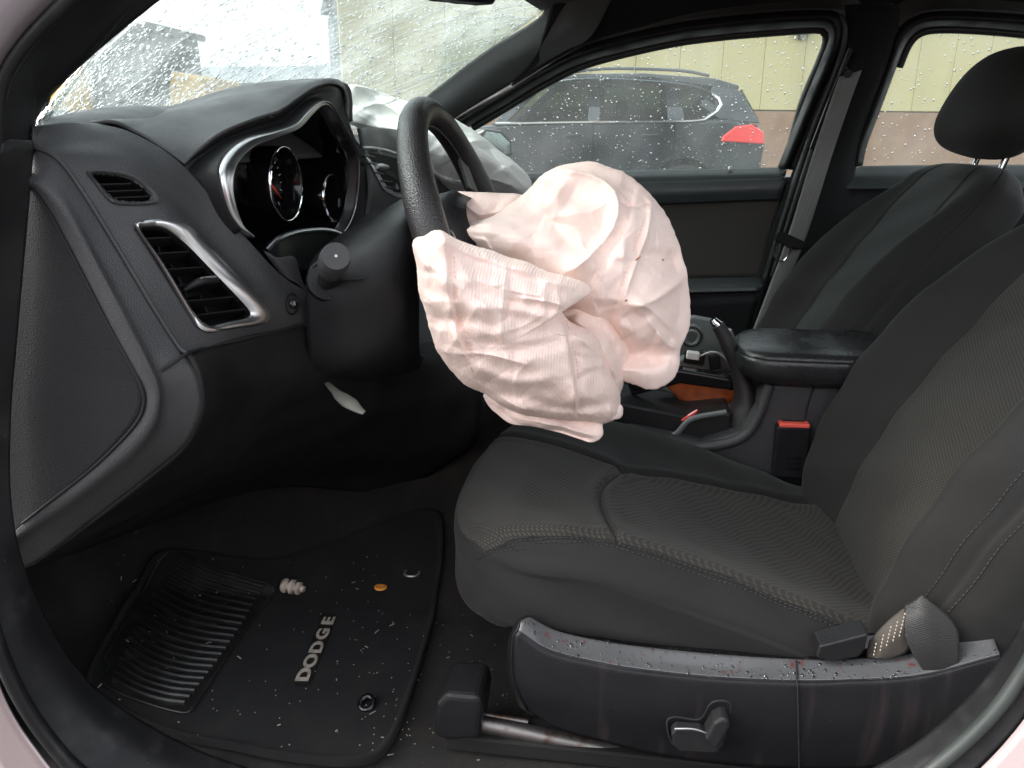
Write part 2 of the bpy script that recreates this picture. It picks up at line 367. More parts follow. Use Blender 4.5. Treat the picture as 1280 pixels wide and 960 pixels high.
# ------------------------------------------------------------------ generic builders
def drops(name, Pt, count, rmin, rmax, parent, side=1, stretch=(1, 1.3), flat=.45, region=None, down=None, seedv=1, lift=0.0):
    """water drops as flattened domes, real geometry on a lofted pane (grid of points Pt)"""
    r_ = np.random.default_rng(seedv)
    a, b = Pt.shape[:2]; V = []; F = []; o = 0; seg = 8; k = 0; tries = 0
    while k < count and tries < count * 8:
        tries += 1
        u = r_.random() * (a - 1.001); v = r_.random() * (b - 1.001); i, j = int(u), int(v); fu, fv = u - i, v - j
        p = (Pt[i, j] * (1 - fu) + Pt[i + 1, j] * fu) * (1 - fv) + (Pt[i, j + 1] * (1 - fu) + Pt[i + 1, j + 1] * fu) * fv
        du = Pt[i + 1, j] - Pt[i, j]; dv = Pt[i, j + 1] - Pt[i, j]; n = np.cross(du, dv); n /= np.linalg.norm(n) + 1e-12; n *= side
        if region is not None and r_.random() > region(p): continue
        dn = np.array([0, 0, -1.0]) if down is None else np.asarray(down, float)
        dn = dn - n * (dn @ n); dn /= np.linalg.norm(dn) + 1e-9; sd_ = np.cross(n, dn)
        r = rmin + (rmax - rmin) * r_.random() ** 3; st = stretch[0] + (stretch[1] - stretch[0]) * r_.random() ** 2
        p = p + n * lift
        ring = []
        for (q, hh) in ((1, 0), (.8, .6), (.4, .93)):
            for s in range(seg):
                th = s * 2 * math.pi / seg; wob = 1 + .12 * r_.standard_normal() if q == 1 else 1
                ring.append(p + (sd_ * math.cos(th) + dn * math.sin(th) * st) * r * q * wob + n * hh * r * flat)
        V += ring + [p + n * r * flat, p]
        for q in range(2):
            for s in range(seg): F.append((o + q * seg + s, o + q * seg + (s + 1) % seg, o + (q + 1) * seg + (s + 1) % seg, o + (q + 1) * seg + s))
        for s in range(seg):
            F.append((o + 2 * seg + s, o + 2 * seg + (s + 1) % seg, o + 3 * seg)); F.append((o + (s + 1) % seg, o + s, o + 3 * seg + 1))
        o += 3 * seg + 2; k += 1
    if not V: return None
    ob = mesh(name, V, F, M['water'], parent, kind='stuff'); return ob
def seglen(P2, poly):
    """distance from 2D points to a polyline, signed side, and position along"""
    best = np.full(P2.shape[:-1], 1e9); sgn = np.zeros(best.shape); al = np.zeros(best.shape)
    poly = np.asarray(poly, float); L = np.r_[0, np.cumsum(np.linalg.norm(np.diff(poly, axis=0), axis=1))]
    for i in range(len(poly) - 1):
        a, b = poly[i], poly[i + 1]; d = b - a; l2 = d @ d
        t = np.clip(((P2 - a) @ d) / l2, 0, 1); q = a + t[..., None] * d; e = P2 - q
        dd = np.linalg.norm(e, axis=-1); m = dd < best
        best = np.where(m, dd, best); sgn = np.where(m, np.sign(d[0] * e[..., 1] - d[1] * e[..., 0]), sgn)
        al = np.where(m, (L[i] + t * math.sqrt(l2)) / L[-1], al)
    return best, sgn, al
def crease(P2, poly, amp, wd, kind='r'):
    d, s, a = seglen(P2, cr(poly, 14))
    taper = np.clip(np.minimum(a, 1 - a) * 6 + .25, 0, 1)
    if kind == 'r': return amp * taper * np.exp(-d / wd)
    if kind == 'g': return amp * taper * np.exp(-(d / wd) ** 2)
    return amp * taper * s * (1 - np.exp(-d / wd * 3)) * np.exp(-d / (wd * 3))      # step fold, fades away
def facets(P2, lo, hi, size, amp, r_):
    """crushed cloth: random flat facets meeting in sharp creases"""
    from mathutils.geometry import delaunay_2d_cdt
    ext = hi - lo + 160; n = int(ext[0] * ext[1] / size ** 2) + 6
    p = lo - 80 + ext * r_.random((n, 2)); p = np.vstack([p, [lo - 200, (lo[0] - 200, hi[1] + 200), hi + 200, (hi[0] + 200, lo[1] - 200)]]); z = r_.random(len(p)) * 2 - 1
    res = delaunay_2d_cdt([Vector(q) for q in p], [], [], 0, 1e-6)
    vs = np.array([tuple(v) for v in res[0]]); oi = [o_[0] for o_ in res[3]]; zz = z[oi]; H = np.zeros(P2.shape[:-1])
    for f in res[2]:
        a, b, c = vs[list(f)]; M2 = np.array([b - a, c - a]).T
        if abs(np.linalg.det(M2)) < 1e-6: continue
        q = (P2 - a) @ np.linalg.inv(M2).T; u, v = q[..., 0], q[..., 1]; m = (u >= -1e-9) & (v >= -1e-9) & (u + v <= 1 + 1e-9)
        H[m] = (zz[f[0]] * (1 - u - v) + zz[f[1]] * u + zz[f[2]] * v)[m]
    return amp * H
def lobe(outline, centre, Y0, T, Tb, creases, nr=90, nth=300, tilt=(0, 0), power=2.0, noise=.004, seedv=3, ncr=26, crump=1.0):
    """one blown-up bag lobe: outline (bearings at lateral distance Y0), thickness T toward the door and Tb away"""
    r_ = np.random.default_rng(seedv)
    ol = cr(np.asarray(outline, float), nth, True)
    jt = np.convolve(np.r_[(j0 := r_.standard_normal(nth)), j0[:6]], np.ones(7) / 7, 'valid'); ol = ol + (ol - np.asarray(centre)) / 100 * (jt * 1.6)[:, None]
    r = np.linspace(0, 1, nr) ** .85
    P2 = np.asarray(centre, float) + r[:, None, None] * (ol[None] - np.asarray(centre, float))
    rr = r[:, None] * np.ones(nth)[None]
    h = T * (1 - rr ** power) ** .9
    lo, hi = ol.min(0), ol.max(0)
    edge = np.clip((1 - rr) * 7, 0, 1)
    H = np.zeros_like(h)
    for c in creases: H += crease(P2, *c)
    for k in range(ncr):
        c0 = lo + (hi - lo) * r_.random(2); an = r_.random() * math.pi; L = 18 + 60 * r_.random()
        bend = r_.normal() * 8
        dirv = np.array([math.cos(an), math.sin(an)]); nv = np.array([-dirv[1], dirv[0]])
        H += crease(P2, [c0 - dirv * L, c0 + nv * bend, c0 + dirv * L], noise * (r_.random() - .35) * 2, 6 + 10 * r_.random(), 'r' if r_.random() < .7 else 's')
    H += crump * (facets(P2, lo, hi, 52, .011, r_) + facets(P2, lo, hi, 24, .0042, r_))
    h = h + H * edge
    Yf = Y0 + tilt[0] * (P2[..., 0] - centre[0]) + tilt[1] * (P2[..., 1] - centre[1])
    base = np.stack([W(x, y, Y=yy) for x, y, yy in zip(P2[..., 0].ravel(), P2[..., 1].ravel(), Yf.ravel())]).reshape(nr, nth, 3)
    nrm = np.array([.12, -.97, .2])
    front = base + nrm * h[..., None]
    back = base - nrm * (Tb * (1 - rr ** 2) ** .9)[..., None] 
    V = np.vstack([front.reshape(-1, 3), back[:-1].reshape(-1, 3)])
    F = grid_faces(nr, nth, cv=True)
    o = nr * nth
    for i in range(nr - 1):
        for j in range(nth):
            j2 = (j + 1) % nth
            def id_(a, b): return a * nth + b if a == nr - 1 else o + a * nth + b
            F.append((id_(i, j2), id_(i, j), id_(i + 1, j), id_(i + 1, j2)))
    return V, F, None

# =================================================================== OUTSIDE
def struct(o): o['kind'] = 'structure'; return o
M['asphalt'] = mk('wet_asphalt', (.07, .07, .068), .35, bump=[('noise', 8, .3, .02), ('noise', 90, .4, .004)], var=[('n', .8, .4, .7, (.11, .11, .10))], rvar=(1.2, .15, .6))
gv = [(-60, -40, 0), (60, -40, 0), (60, 80, 0), (-60, 80, 0)]
struct(mesh('ground', gv, [(0, 1, 2, 3)], M['asphalt'], smooth=False))
M['yellow'] = mk('yellow_cladding', (.66, .57, .30), .6, bump=[('noise', 20, .1, .01)], var=[('streak', 3, .5, .75, (.58, .50, .27))])
M['brick'] = mk('brown_brick', (.42, .26, .17), .85, bump=[('noise', 40, .3, .01)], var=[('n', 3, .4, .7, (.36, .22, .15))])
M['roofm'] = mk('grey_roof_metal', (.22, .24, .25), .4, .5)
M['shed'] = mk('grey_shed_cladding', (.085, .095, .10), .7, var=[('streak', 2, .5, .7, (.06, .07, .075))])
M['digger'] = mk('yellow_machine_paint', (.60, .36, .05), .5, var=[('n', 3, .5, .7, (.45, .28, .06))])
M['suv'] = mk('charcoal_car_paint', (.030, .034, .038), .22, .3, coat=1, bump=[('noise', 3, .02, .01)])
M['suvglass'] = glassmat('car_side_glass', .02, (.45, .5, .5))
M['lampred'] = mk('red_lamp_lens', (.75, .05, .05), .2, coat=.5)
M['alloy'] = mk('alloy', (.4, .4, .4), .3, .9)
M['tyre'] = mk('tyre_rubber', (.02, .02, .02), .8)
# yellow warehouse, brick below, its wall running away to the right
A0, A1 = np.array([-4.6, 12.2, 0]), np.array([16.0, 21.0, 0])
wd_ = (A1 - A0) / np.linalg.norm(A1 - A0); wn = np.array([wd_[1], -wd_[0], 0]); WLEN = np.linalg.norm(A1 - A0)
wh = thing('warehouse', 'long yellow clad warehouse on a brown brick base beyond the parked car', 'building', tuple(A0))
Rw = np.stack([wd_, -wn, EZ], 1)
mid = A0 + wd_ * WLEN / 2
box('brick_base', mid + EZ * .75 - wn * 2, (WLEN / 2, 2, .75), M['brick'], wh, Rw)
box('wall_core', mid + EZ * 2.4 - wn * 2.1, (WLEN / 2 - .02, 2, .9), M['shed'], wh, Rw)
npan = 26; pw = WLEN / npan
pm = None
for i in range(npan):
    o = box('wall_panel', A0 + wd_ * (i + .5) * pw + EZ * 2.42 - wn * .06, (pw / 2 - .004, .05, .90), M['yellow'], wh, Rw)
    bevel(o, .01, 1)
prism('eaves_gutter', [A0 + EZ * 3.33 + wn * .12, A0 + EZ * 3.33 - wn * .2, A0 + EZ * 3.5 - wn * .2, A0 + EZ * 3.48 + wn * .14], wd_ * WLEN, M['roofm'], wh)
box('roof', mid + EZ * 3.55 - wn * 2.3, (WLEN / 2 + .1, 2.2, .08), M['roofm'], wh, Rw)
lp = W(965, 50, Y=16.4)
lt_ = (lp - A0) @ wd_
lq = A0 + wd_ * lt_ + EZ * 3.0
wl = thing('wall_lamp', 'small white floodlight high on the yellow warehouse wall', 'lamp', tuple(lq + wn * .05))
box('lamp_housing', lq + wn * .12, (.22, .10, .13), M['white'], wl, Rw, bv=.02)
box('bracket', lq + wn * .02 - EZ * .16, (.05, .05, .08), M['metal'], wl, Rw, bv=.005)
# grey shed ahead
sh = thing('grey_shed', 'low grey shed with a pale roof far beyond the windscreen', 'building', (-26, 34, 0))
sR = np.eye(3)
box('wall', (-19, 36, 1.6), (9, 4, 1.6), M['shed'], sh)
prism('roof', [(-28.2, 31.6, 3.2), (-28.2, 36, 4.2), (-28.2, 40.4, 3.2)], (18.4, 0, 0), M['roofm'], sh)
for i in range(5):
    f = box('window', (-26 + i * 3.3, 31.97, 1.9), (.7, .05, .45), M['white'], sh); box('pane', (-26 + i * 3.3, 31.90, 1.9), (.62, .03, .37), M['gloss'], f)
box('door', (-12.5, 31.96, 1.1), (.9, .05, 1.1), M['roofm'], sh)
M['cabp'] = mk('dark_cab_paint', (.035, .04, .042), .4)
# loader machine
LB = W(185, 171, Y=11.0); LX, LY = LB[0], 11.0
ld = thing('wheel_loader', 'yellow wheel loader with a tall dark cab parked ahead of the car', 'loader', (LX, LY, 0))
def lb(n, c, h, m, bv=.04, par=None): return box(n, (LX + c[0], LY + c[1], c[2]), h, m, par or ld, bv=bv)
cab = prism('cab', [(LX - .46, LY - .6, 1.0), (LX + .62, LY - .6, 1.0), (LX + .60, LY - .6, 2.50), (LX - .36, LY - .6, 2.50)], (0, 1.4, 0), M['cabp'], ld, bv=.05)
box('cab_window', (LX - .12, LY - .61, 2.0), (.16, .02, .36), M['suvglass'], cab); box('cab_window', (LX + .32, LY - .61, 2.0), (.16, .02, .36), M['suvglass'], cab)
box('cab_roof', (LX + .1, LY + .1, 2.53), (.58, .8, .05), M['shed'], ld, bv=.03)
prism('engine_cover', [(LX - 1.5, LY - .55, .9), (LX - .48, LY - .55, .9), (LX - .48, LY - .55, 2.2), (LX - 1.0, LY - .55, 2.22), (LX - 1.25, LY - .55, 2.0), (LX - 1.5, LY - .55, 1.5)], (0, 1.2, 0), M['digger'], ld, bv=.06)
prism('front_frame', [(LX + .64, LY - .5, .6), (LX + 1.5, LY - .5, .7), (LX + 1.35, LY - .5, 1.85), (LX + .8, LY - .5, 1.95), (LX + .64, LY - .5, 1.1)], (0, 1.1, 0), M['digger'], ld, bv=.05)
prism('lift_arm', [(LX + 1.2, LY - .62, 1.2), (LX + 1.3, LY - .62, 1.42), (LX + 2.5, LY - .62, .9), (LX + 2.5, LY - .62, .6)], (0, .12, 0), M['digger'], ld, bv=.02)
prism('bucket', [(LX + 2.4, LY - 1, .3), (LX + 3.2, LY - 1, .2), (LX + 2.9, LY - 1, 1.0), (LX + 2.5, LY - 1, .95)], (0, 2.2, 0), M['metal'], ld, bv=.03)
def wheel(parent, c, r, wd, rimr):
    th = np.linspace(0, 2 * math.pi, 33)[:-1]
    prof = [(-wd, rimr), (-wd, r * .93), (-wd * .7, r), (wd * .7, r), (wd, r * .93), (wd, rimr)]
    V = [(c[0] + q * math.cos(t), c[1] + a, c[2] + q * math.sin(t)) for a, q in prof for t in th]
    wh_ = mesh('wheel', V, grid_faces(len(prof), 32, cv=True), M['tyre'], parent, auto=40)
    g = []
    v = [(c[0] + rimr * math.cos(t), c[1] - wd * .6, c[2] + rimr * math.sin(t)) for t in th]; g.append((v, [tuple(range(32))]))
    for k in range(5):
        a = k * 2 * math.pi / 5 + .3; d = np.array([math.cos(a), 0, math.sin(a)])
        g.append(box_geo(np.array(c) + d * rimr * .5 - EY * wd * .8, d, EY, np.cross(d, EY), rimr * .5, .02, rimr * .12))
    v, f = join(g); mesh('rim', v, f, M['alloy'], wh_, smooth=False); return wh_
for dx in (-1.1, 1.1): wheel(ld, (LX + dx, LY - .75, .62), .62, .22, .3)

# parked SUV behind the passenger window
SY = 9.0
suv = thing('parked_suv', 'charcoal grey estate SUV parked beyond the passenger window', 'car', (-.8, SY, 0))
low = [(1.50, .42), (1.60, .60), (1.63, .95), (1.54, 1.16), (1.2, 1.235), (-1.35, 1.20), (-2.6, 1.05), (-3.05, .9), (-3.12, .5), (-2.95, .36)]
# wheel arches cut in the lower edge
def arch(cx, r=.42): return [(cx + r * math.cos(a), .36 + r * math.sin(a)) for a in np.linspace(math.pi, 0, 9)]
lowp = low + arch(-2.15) + arch(.72)
prism('body', [(x, SY, z) for x, z in lowp], (0, 1.75, 0), M['suv'], suv, bv=.05)
roof = [(1.28, 1.53), (1.30, 1.60), (1.02, 1.68), (.2, 1.745), (-.6, 1.745), (-1.05, 1.66), (-1.0, 1.62), (-.5, 1.69), (.3, 1.68), (.95, 1.58)]
prism('roof', [(x, SY + .12, z) for x, z in roof], (0, 1.5, 0), M['suv'], suv, bv=.02)
tw = .10
for poly in ([(-1.05, 1.66), (-.95, 1.64), (-1.42, 1.20), (-1.62, 1.17)], [(-.42, 1.69), (-.30, 1.69), (-.30, 1.21), (-.44, 1.21)], [(.45, 1.67), (.58, 1.66), (.70, 1.22), (.50, 1.22)],
             [(1.0, 1.60), (1.28, 1.56), (1.56, 1.18), (1.1, 1.22), (.86, 1.38)]):
    for yy in (SY + .05, SY + 1.62): prism('pillar', [(x, yy + (.06 if z > 1.4 and yy < SY + 1 else 0), z) for x, z in poly], (0, .08, 0), M['suv'], suv, bv=.01)
for poly in ([(-1.0, 1.64), (-1.5, 1.19), (.9, 1.21), (1.05, 1.36), (.95, 1.60), (.2, 1.69), (-.5, 1.70)],):
    for yy in (SY + .07, SY + 1.66): prism('side_window', [(x, yy, z) for x, z in poly], (0, .012, 0), M['suvglass'], suv)
prism('rear_window', [(1.33, SY + .2, 1.55), (1.56, SY + .2, 1.2), (1.56, SY + 1.5, 1.2), (1.33, SY + 1.5, 1.55)], (.01, 0, .01), M['suvglass'], suv)
tube('chrome_strip', [(-1.55, SY - .01, 1.185), (-.5, SY - .015, 1.20), (.75, SY - .01, 1.21), (.98, SY, 1.27), (1.10, SY + .03, 1.39), (1.0, SY + .08, 1.50), (.7, SY + .09, 1.60), (.1, SY + .1, 1.66), (-.5, SY + .1, 1.68), (-.95, SY + .1, 1.63)], .017, M['bright'], suv, n=60, seg=6)
tube('roof_rail', [(-.7, SY + .16, 1.76), (-.2, SY + .16, 1.80), (.6, SY + .16, 1.77), (.95, SY + .16, 1.71)], .018, M['suv'], suv, n=20, seg=6)
prism('tail_light', [(x, SY - .02, z) for x, z in [(1.12, .98), (1.62, .95), (1.60, 1.08), (1.46, 1.17), (1.28, 1.15), (1.14, 1.04)]], (0, .2, 0), M['lampred'], suv, bv=.015)
for dx in (.20, -.72): prism('door_handle', [(dx, SY - .03, 1.03), (dx + .20, SY - .03, 1.04), (dx + .20, SY - .03, 1.07), (dx, SY - .03, 1.06)], (0, .05, 0), M['suv'], suv, bv=.008)
for dx in (-.37, .58): box('door_gap', (dx, SY - .002, .84), (.006, .006, .33), M['void'], suv)
for yy in (SY + .12, SY + 1.6):
    for cx in (-2.15, .72): wheel(suv, (cx, yy, .36), .36, .11, .24)
for cx in (-2.15, .72): box('wheel_well', (cx, SY + .875, .62), (.46, .70, .24), M['void'], suv)
box('headrest', (-.05, SY + .55, 1.36), (.07, .13, .10), M['black'], suv, bv=.03)

# unseen red car added for red reflections and to block low sky light
M['redpaint'] = mk('red_car_paint', (.40, .035, .03), .3, coat=.6)
added_car = thing('added_red_car', 'unseen red car shape added behind the camera for red reflections and shade', 'car', (-.2, -3.4, 0))
lowr = [(-2.2, .35), (-2.3, .75), (-1.35, .93), (1.9, .98), (2.05, .7), (2.05, .35)]
prism('body', [(x - .2, -4.4, z) for x, z in lowr], (0, 1.75, 0), M['redpaint'], added_car, bv=.06, seg=3)
prism('roof', [(-.85, -4.25, 1.38), (-.7, -4.25, 1.44), (1.0, -4.25, 1.46), (1.35, -4.25, 1.38), (1.0, -4.25, 1.40)], (0, 1.45, 0), M['redpaint'], added_car, bv=.02)
prism('glasshouse', [(-1.5, -4.3, .93), (-.8, -4.3, 1.39), (1.3, -4.3, 1.39), (1.7, -4.3, .97)], (0, 1.55, 0), M['gloss'], added_car, bv=.03)
for cx in (-1.7, 1.2):
    for yy in (-4.3, -2.72): wheel(added_car, (cx, yy, .32), .32, .11, .20)

# =================================================================== CAR SHELL
car = thing('car_body', 'shell of the crashed car round its open driver door, black trim and pale paint', 'car', (0, .1, .24))
def P3(l): return Wl(l)
FZ = .255
def fz(x, y):
    return FZ + .95 * np.clip(y - .47, 0, .30) * np.clip((.02 - x) / .1, 0, 1) + np.clip(-.86 - x, 0, 1) * .8
def WF(px, py, dz=0.0):
    d = _D + _R * (px - 640) / FPX - _U * (py - 480) / FPX
    lo_, hi_ = .4, 3.0
    for _ in range(40):
        m_ = (lo_ + hi_) / 2; q = CAM_POS + d * m_
        if q[2] > fz(q[0], q[1]) + dz: lo_ = m_
        else: hi_ = m_
    return CAM_POS + d * lo_
mesh('floor_pan', [(-1.15, .02, FZ - .02), (1.3, .02, FZ - .02), (1.3, 1.45, FZ - .02), (-1.15, 1.45, FZ - .02)], [(0, 1, 2, 3)], M['void'], car, smooth=False)
# carpet, heaved a little, rising to the firewall and tunnel
gx = np.linspace(-1.12, 1.25, 160); gy = np.linspace(.06, 1.44, 90)
X_, Y_ = np.meshgrid(gx, gy, indexing='ij')
Zc = fz(X_, Y_) - .004 + .004 * np.sin(X_ * 9 + 1) * np.sin(Y_ * 11) + .12 * np.exp(-((Y_ - .78) / .10) ** 4) * np.clip((X_ - .0) / .1, 0, 1) + .003 * rng.random(X_.shape)
Zc += .02 * np.clip((X_ + .02) / .25, 0, 1) * (Y_ > .2) * np.clip((Y_ - .2) / .1, 0, 1) * np.clip((.62 - Y_) / .05, 0, 1) * (X_ > .1)
mesh('floor_carpet', np.stack([X_, Y_, Zc], -1).reshape(-1, 3), grid_faces(160, 90), M['carpet'], car)
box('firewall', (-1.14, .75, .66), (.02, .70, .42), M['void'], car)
box('kick_panel', (-.94, .085, .60), (.18, .012, .36), M['black'], car, bv=.01)
box('far_sill', (.1, 1.46, .33), (1.2, .02, .10), M['rubber'], car, bv=.01)
box('rear_bulkhead', (1.30, .75, .60), (.03, .72, .36), M['headliner'], car, bv=.02)
# near windscreen pillar trim
S('windscreen_pillar', [P3([(43, 190, .115), (46, 150, .115), (66, 118, .112), (120, 66, .11), (200, 0, .11), (262, -46, .11), (330, -92, .11)]),
                        P3([(30, 190, .09), (30, 130, .09), (46, 92, .088), (98, 42, .088), (165, -20, .088), (230, -66, .09), (300, -112, .09)]),
                        P3([(0, 190, .06), (2, 120, .06), (28, 68, .06), (85, 8, .06), (145, -45, .062), (205, -90, .065), (280, -132, .07)])], M['soft'], car, n=70, solid=.012)
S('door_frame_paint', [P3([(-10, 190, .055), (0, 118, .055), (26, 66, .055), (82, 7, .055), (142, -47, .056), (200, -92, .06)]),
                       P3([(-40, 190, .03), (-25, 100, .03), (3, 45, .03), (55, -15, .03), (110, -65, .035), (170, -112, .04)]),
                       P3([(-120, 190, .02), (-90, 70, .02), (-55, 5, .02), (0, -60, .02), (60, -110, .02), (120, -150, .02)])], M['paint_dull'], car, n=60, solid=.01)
tube('door_seal', P3([(-6, 190, .045), (1, 112, .045), (28, 60, .045), (84, 0, .045), (144, -55, .045)]), .006, M['rubber'], car, n=50)
# near roof rail and roof
S('roof_rail_trim', [P3([(330, -92, .11)]) and [(-.26, .112, 1.255), (-.05, .12, 1.325), (.4, .13, 1.36), (1.2, .13, 1.33)],
                     [(-.28, .03, 1.25), (-.05, .03, 1.335), (.4, .03, 1.375), (1.2, .03, 1.345)]], M['soft'], car, n=30, solid=.02)
S('roof_lining', [[(-.24, .10, 1.285), (-.05, .11, 1.345), (.4, .12, 1.38), (1.3, .12, 1.35)], [(-.29, .74, 1.33), (0, .74, 1.40), (.4, .74, 1.42), (1.3, .74, 1.39)],
                  [(-.20, 1.26, 1.318), (0, 1.27, 1.345), (.4, 1.28, 1.38), (1.3, 1.28, 1.35)]], M['headliner'], car, n=40, m=12, solid=.02, off=1)
# windscreen
base = [(-.575, .10, 1.022), (-.66, .20, 1.022), (-.76, .40, 1.02), (-.80, .75, 1.02), (-.74, 1.10, 1.02), (-.66, 1.30, 1.015), (-.60, 1.40, 1.01)]
top = [(-.235, .10, 1.275), (-.27, .2, 1.29), (-.30, .40, 1.318), (-.31, .75, 1.33), (-.27, 1.05, 1.325), (-.21, 1.20, 1.315), (-.17, 1.25, 1.31)]
midc = [((a[0] + b[0]) / 2 - .015, (a[1] + b[1]) / 2, (a[2] + b[2]) / 2 + .012) for a, b in zip(base, top)]
WS = S('x', [base, midc, top], None, n=60, m=16, raw=True)
ws = mesh('windscreen', WS.reshape(-1, 3), grid_faces(*WS.shape[:2]), M['screen'], car); solidify(ws, .004, 0)
S('windscreen_header', [top, [(a[0] + .04, a[1], a[2] + .015) for a in top], [(a[0] + .10, a[1], a[2] + .03) for a in top]], M['headliner'], car, n=50, solid=.012)
# mirror tip
mirr = thing('rear_view_mirror', 'tip of the black rear view mirror at the top of the windscreen', 'mirror', tuple(W(590, -25, Y=.72)))
mp_ = P3([(540, -14, .66), (560, 0, .66), (600, 3, .70), (618, 6, .74), (624, -2, .75), (620, -40, .75), (540, -50, .66)])
prism('mirror_housing', mp_, (-.035, .01, 0), M['soft'], mirr, bv=.006, seg=3)
tube('mirror_stem', [W(585, -30, Y=.72), W(560, -70, Y=.74)], .008, M['black'], mirr)
# far windscreen pillar trim
S('far_pillar_trim', [P3([(380, 222, 1.40), (440, 184, 1.37), (522, 128, 1.33), (601, 68, 1.29), (662, 30, 1.26), (681, 12, 1.245), (688, -22, 1.235)]),
                      P3([(430, 222, 1.385), (490, 184, 1.36), (553, 138, 1.33), (620, 88, 1.30), (685, 52, 1.27), (712, 30, 1.25), (722, -22, 1.23)]),
                      P3([(470, 222, 1.415), (520, 182, 1.40), (573, 143, 1.375), (638, 104, 1.345), (702, 66, 1.315), (738, 46, 1.30), (770, -10, 1.27)])], M['trim'], car, n=60, m=8, solid=.01)
def YG(py): return 1.345 + (py - 30) / 180 * .085
def G(l, d=0): return [W(a, b, Y=YG(b) + d) for a, b in l]
win_in = [(560, 216), (575, 168), (588, 157), (635, 129), (685, 99), (736, 76), (830, 53), (900, 43), (970, 37), (1018, 34), (1032, 36), (1036, 48), (1028, 72), (1006, 125), (985, 178), (972, 210)]
win_out = [(540, 216), (556, 164), (570, 147), (622, 115), (678, 83), (730, 58), (828, 33), (900, 22), (972, 15), (1028, 13), (1048, 18), (1053, 44), (1044, 78), (1022, 128), (1000, 182), (987, 212)]
S('side_roof_lining', [P3([(640, 108, 1.35), (690, 78, 1.34), (740, 52, 1.335), (830, 27, 1.335), (900, 16, 1.335), (975, 9, 1.335), (1050, 6, 1.34), (1150, 6, 1.34), (1280, 12, 1.34), (1500, 30, 1.34)]),
                       P3([(668, 75, 1.30), (700, 52, 1.30), (745, 22, 1.30), (830, 0, 1.31), (900, -10, 1.31), (975, -14, 1.31), (1050, -18, 1.31), (1150, -18, 1.31), (1280, -14, 1.31), (1500, 0, 1.31)]),
                       P3([(690, 20, 1.22), (706, -5, 1.22), (750, -30, 1.24), (830, -50, 1.25), (900, -60, 1.25), (975, -66, 1.25), (1050, -70, 1.25), (1150, -70, 1.25), (1280, -66, 1.25), (1500, -50, 1.25)])], M['headliner'], car, n=80, m=6, solid=.01)

# =================================================================== PASSENGER DOOR
pd = thing('passenger_door', 'closed passenger door with black vinyl top pad, grey cloth panel and rain speckled window', 'car door', (0, 1.45, .4))
S('window_frame', [G(win_out, -.02), G([((a + c) / 2, (b + d) / 2) for (a, b), (c, d) in zip(win_out, win_in)], -.03), G(win_in, 0), G(win_in, .03)], M['rubber'], pd, n=90, m=4, solid=.004)
def grow(l, k, cx, cy): return [(cx + (a - cx) * (1 + k / max(30, math.hypot(a - cx, b - cy))), cy + (b - cy) * (1 + k / max(30, math.hypot(a - cx, b - cy)))) for a, b in l]
wo = win_out[1:]
S('frame_flange', [G(wo, -.014), G(grow(wo, 16, 830, 190), -.004), G(grow(wo, 34, 830, 190), .004)], M['green_seal'], pd, n=90, m=3, solid=.004)
tube('weather_strip', G([(a + (3 if a < 1000 else -3), b + 3) for a, b in win_in[2:]], .022), .009, M['green_seal'], pd, n=80, seg=8)
PT = S('x', [G([(540, 222), (972, 214), (990, 212)], .025), G([(540, 120), (800, 100), (1030, 110)], .025), G([(560, 20), (800, 20), (1060, 14)], .025)], None, n=40, m=14, raw=True)
pn = mesh('window_pane', PT.reshape(-1, 3), grid_faces(*PT.shape[:2]), M['window'], pd); solidify(pn, .004, 0)
def band(l_top, l_bot, Y1, Y2, name, mat, parent, bulge=.0, **k):
    a = [W(x, y, Y=Y1) for x, y in l_top]; b = [W(x, y, Y=Y2) for x, y in l_bot]
    m_ = [np.array([(p[0] + q[0]) / 2, (p[1] + q[1]) / 2 - bulge, (p[2] + q[2]) / 2]) for p, q in zip(cr(a, 12), cr(b, 12))]
    return S(name, [a, m_, b], mat, parent, n=60, m=6, solid=.012, **k)
band([(480, 220), (640, 217), (800, 213), (974, 209), (984, 209)], [(480, 238), (640, 232), (800, 228), (970, 224), (980, 224)], 1.425, 1.395, 'sill_pad', M['doorpad'], pd, .006)
band([(480, 238), (640, 232), (800, 228), (970, 223), (982, 223)], [(480, 262), (640, 258), (800, 256), (960, 250), (975, 250)], 1.395, 1.40, 'top_pad', M['doorpad'], pd, .008)
band([(480, 262), (640, 258), (800, 255), (960, 249), (975, 249)], [(470, 368), (640, 360), (800, 352), (938, 348), (955, 348)], 1.415, 1.415, 'cloth_panel', M['fabdoor'], pd, -.004)
band([(470, 366), (640, 358), (800, 350), (938, 346), (955, 346)], [(470, 382), (640, 376), (800, 368), (934, 364), (950, 364)], 1.40, 1.36, 'armrest_edge', M['doorpad'], pd, .012)
band([(470, 382), (640, 376), (800, 368), (934, 364), (950, 364)], [(470, 640), (640, 620), (800, 600), (880, 560), (900, 560)], 1.375, 1.40, 'lower_panel', M['soft'], pd, .0)
lk = W(912, 216, Y=1.42)
lv, lf = tube_geo([lk, lk + EZ * .014, lk + EZ * .016], [.004, .0045, .002], seg=10); mesh('lock_pin', lv, lf, M['silver'], pd)
tube('lock_grommet', [lk - EZ * .002, lk + EZ * .003], .012, M['greyp'], pd, seg=14)
outer = box('outer_skin', (0, 1.475, .66), (.75, .02, .28), M['suv'], pd, bv=.02)
mir = thing('door_mirror', 'outside door mirror seen through the lower front corner of the passenger window', 'mirror', tuple(W(620, 200, Y=1.62)))
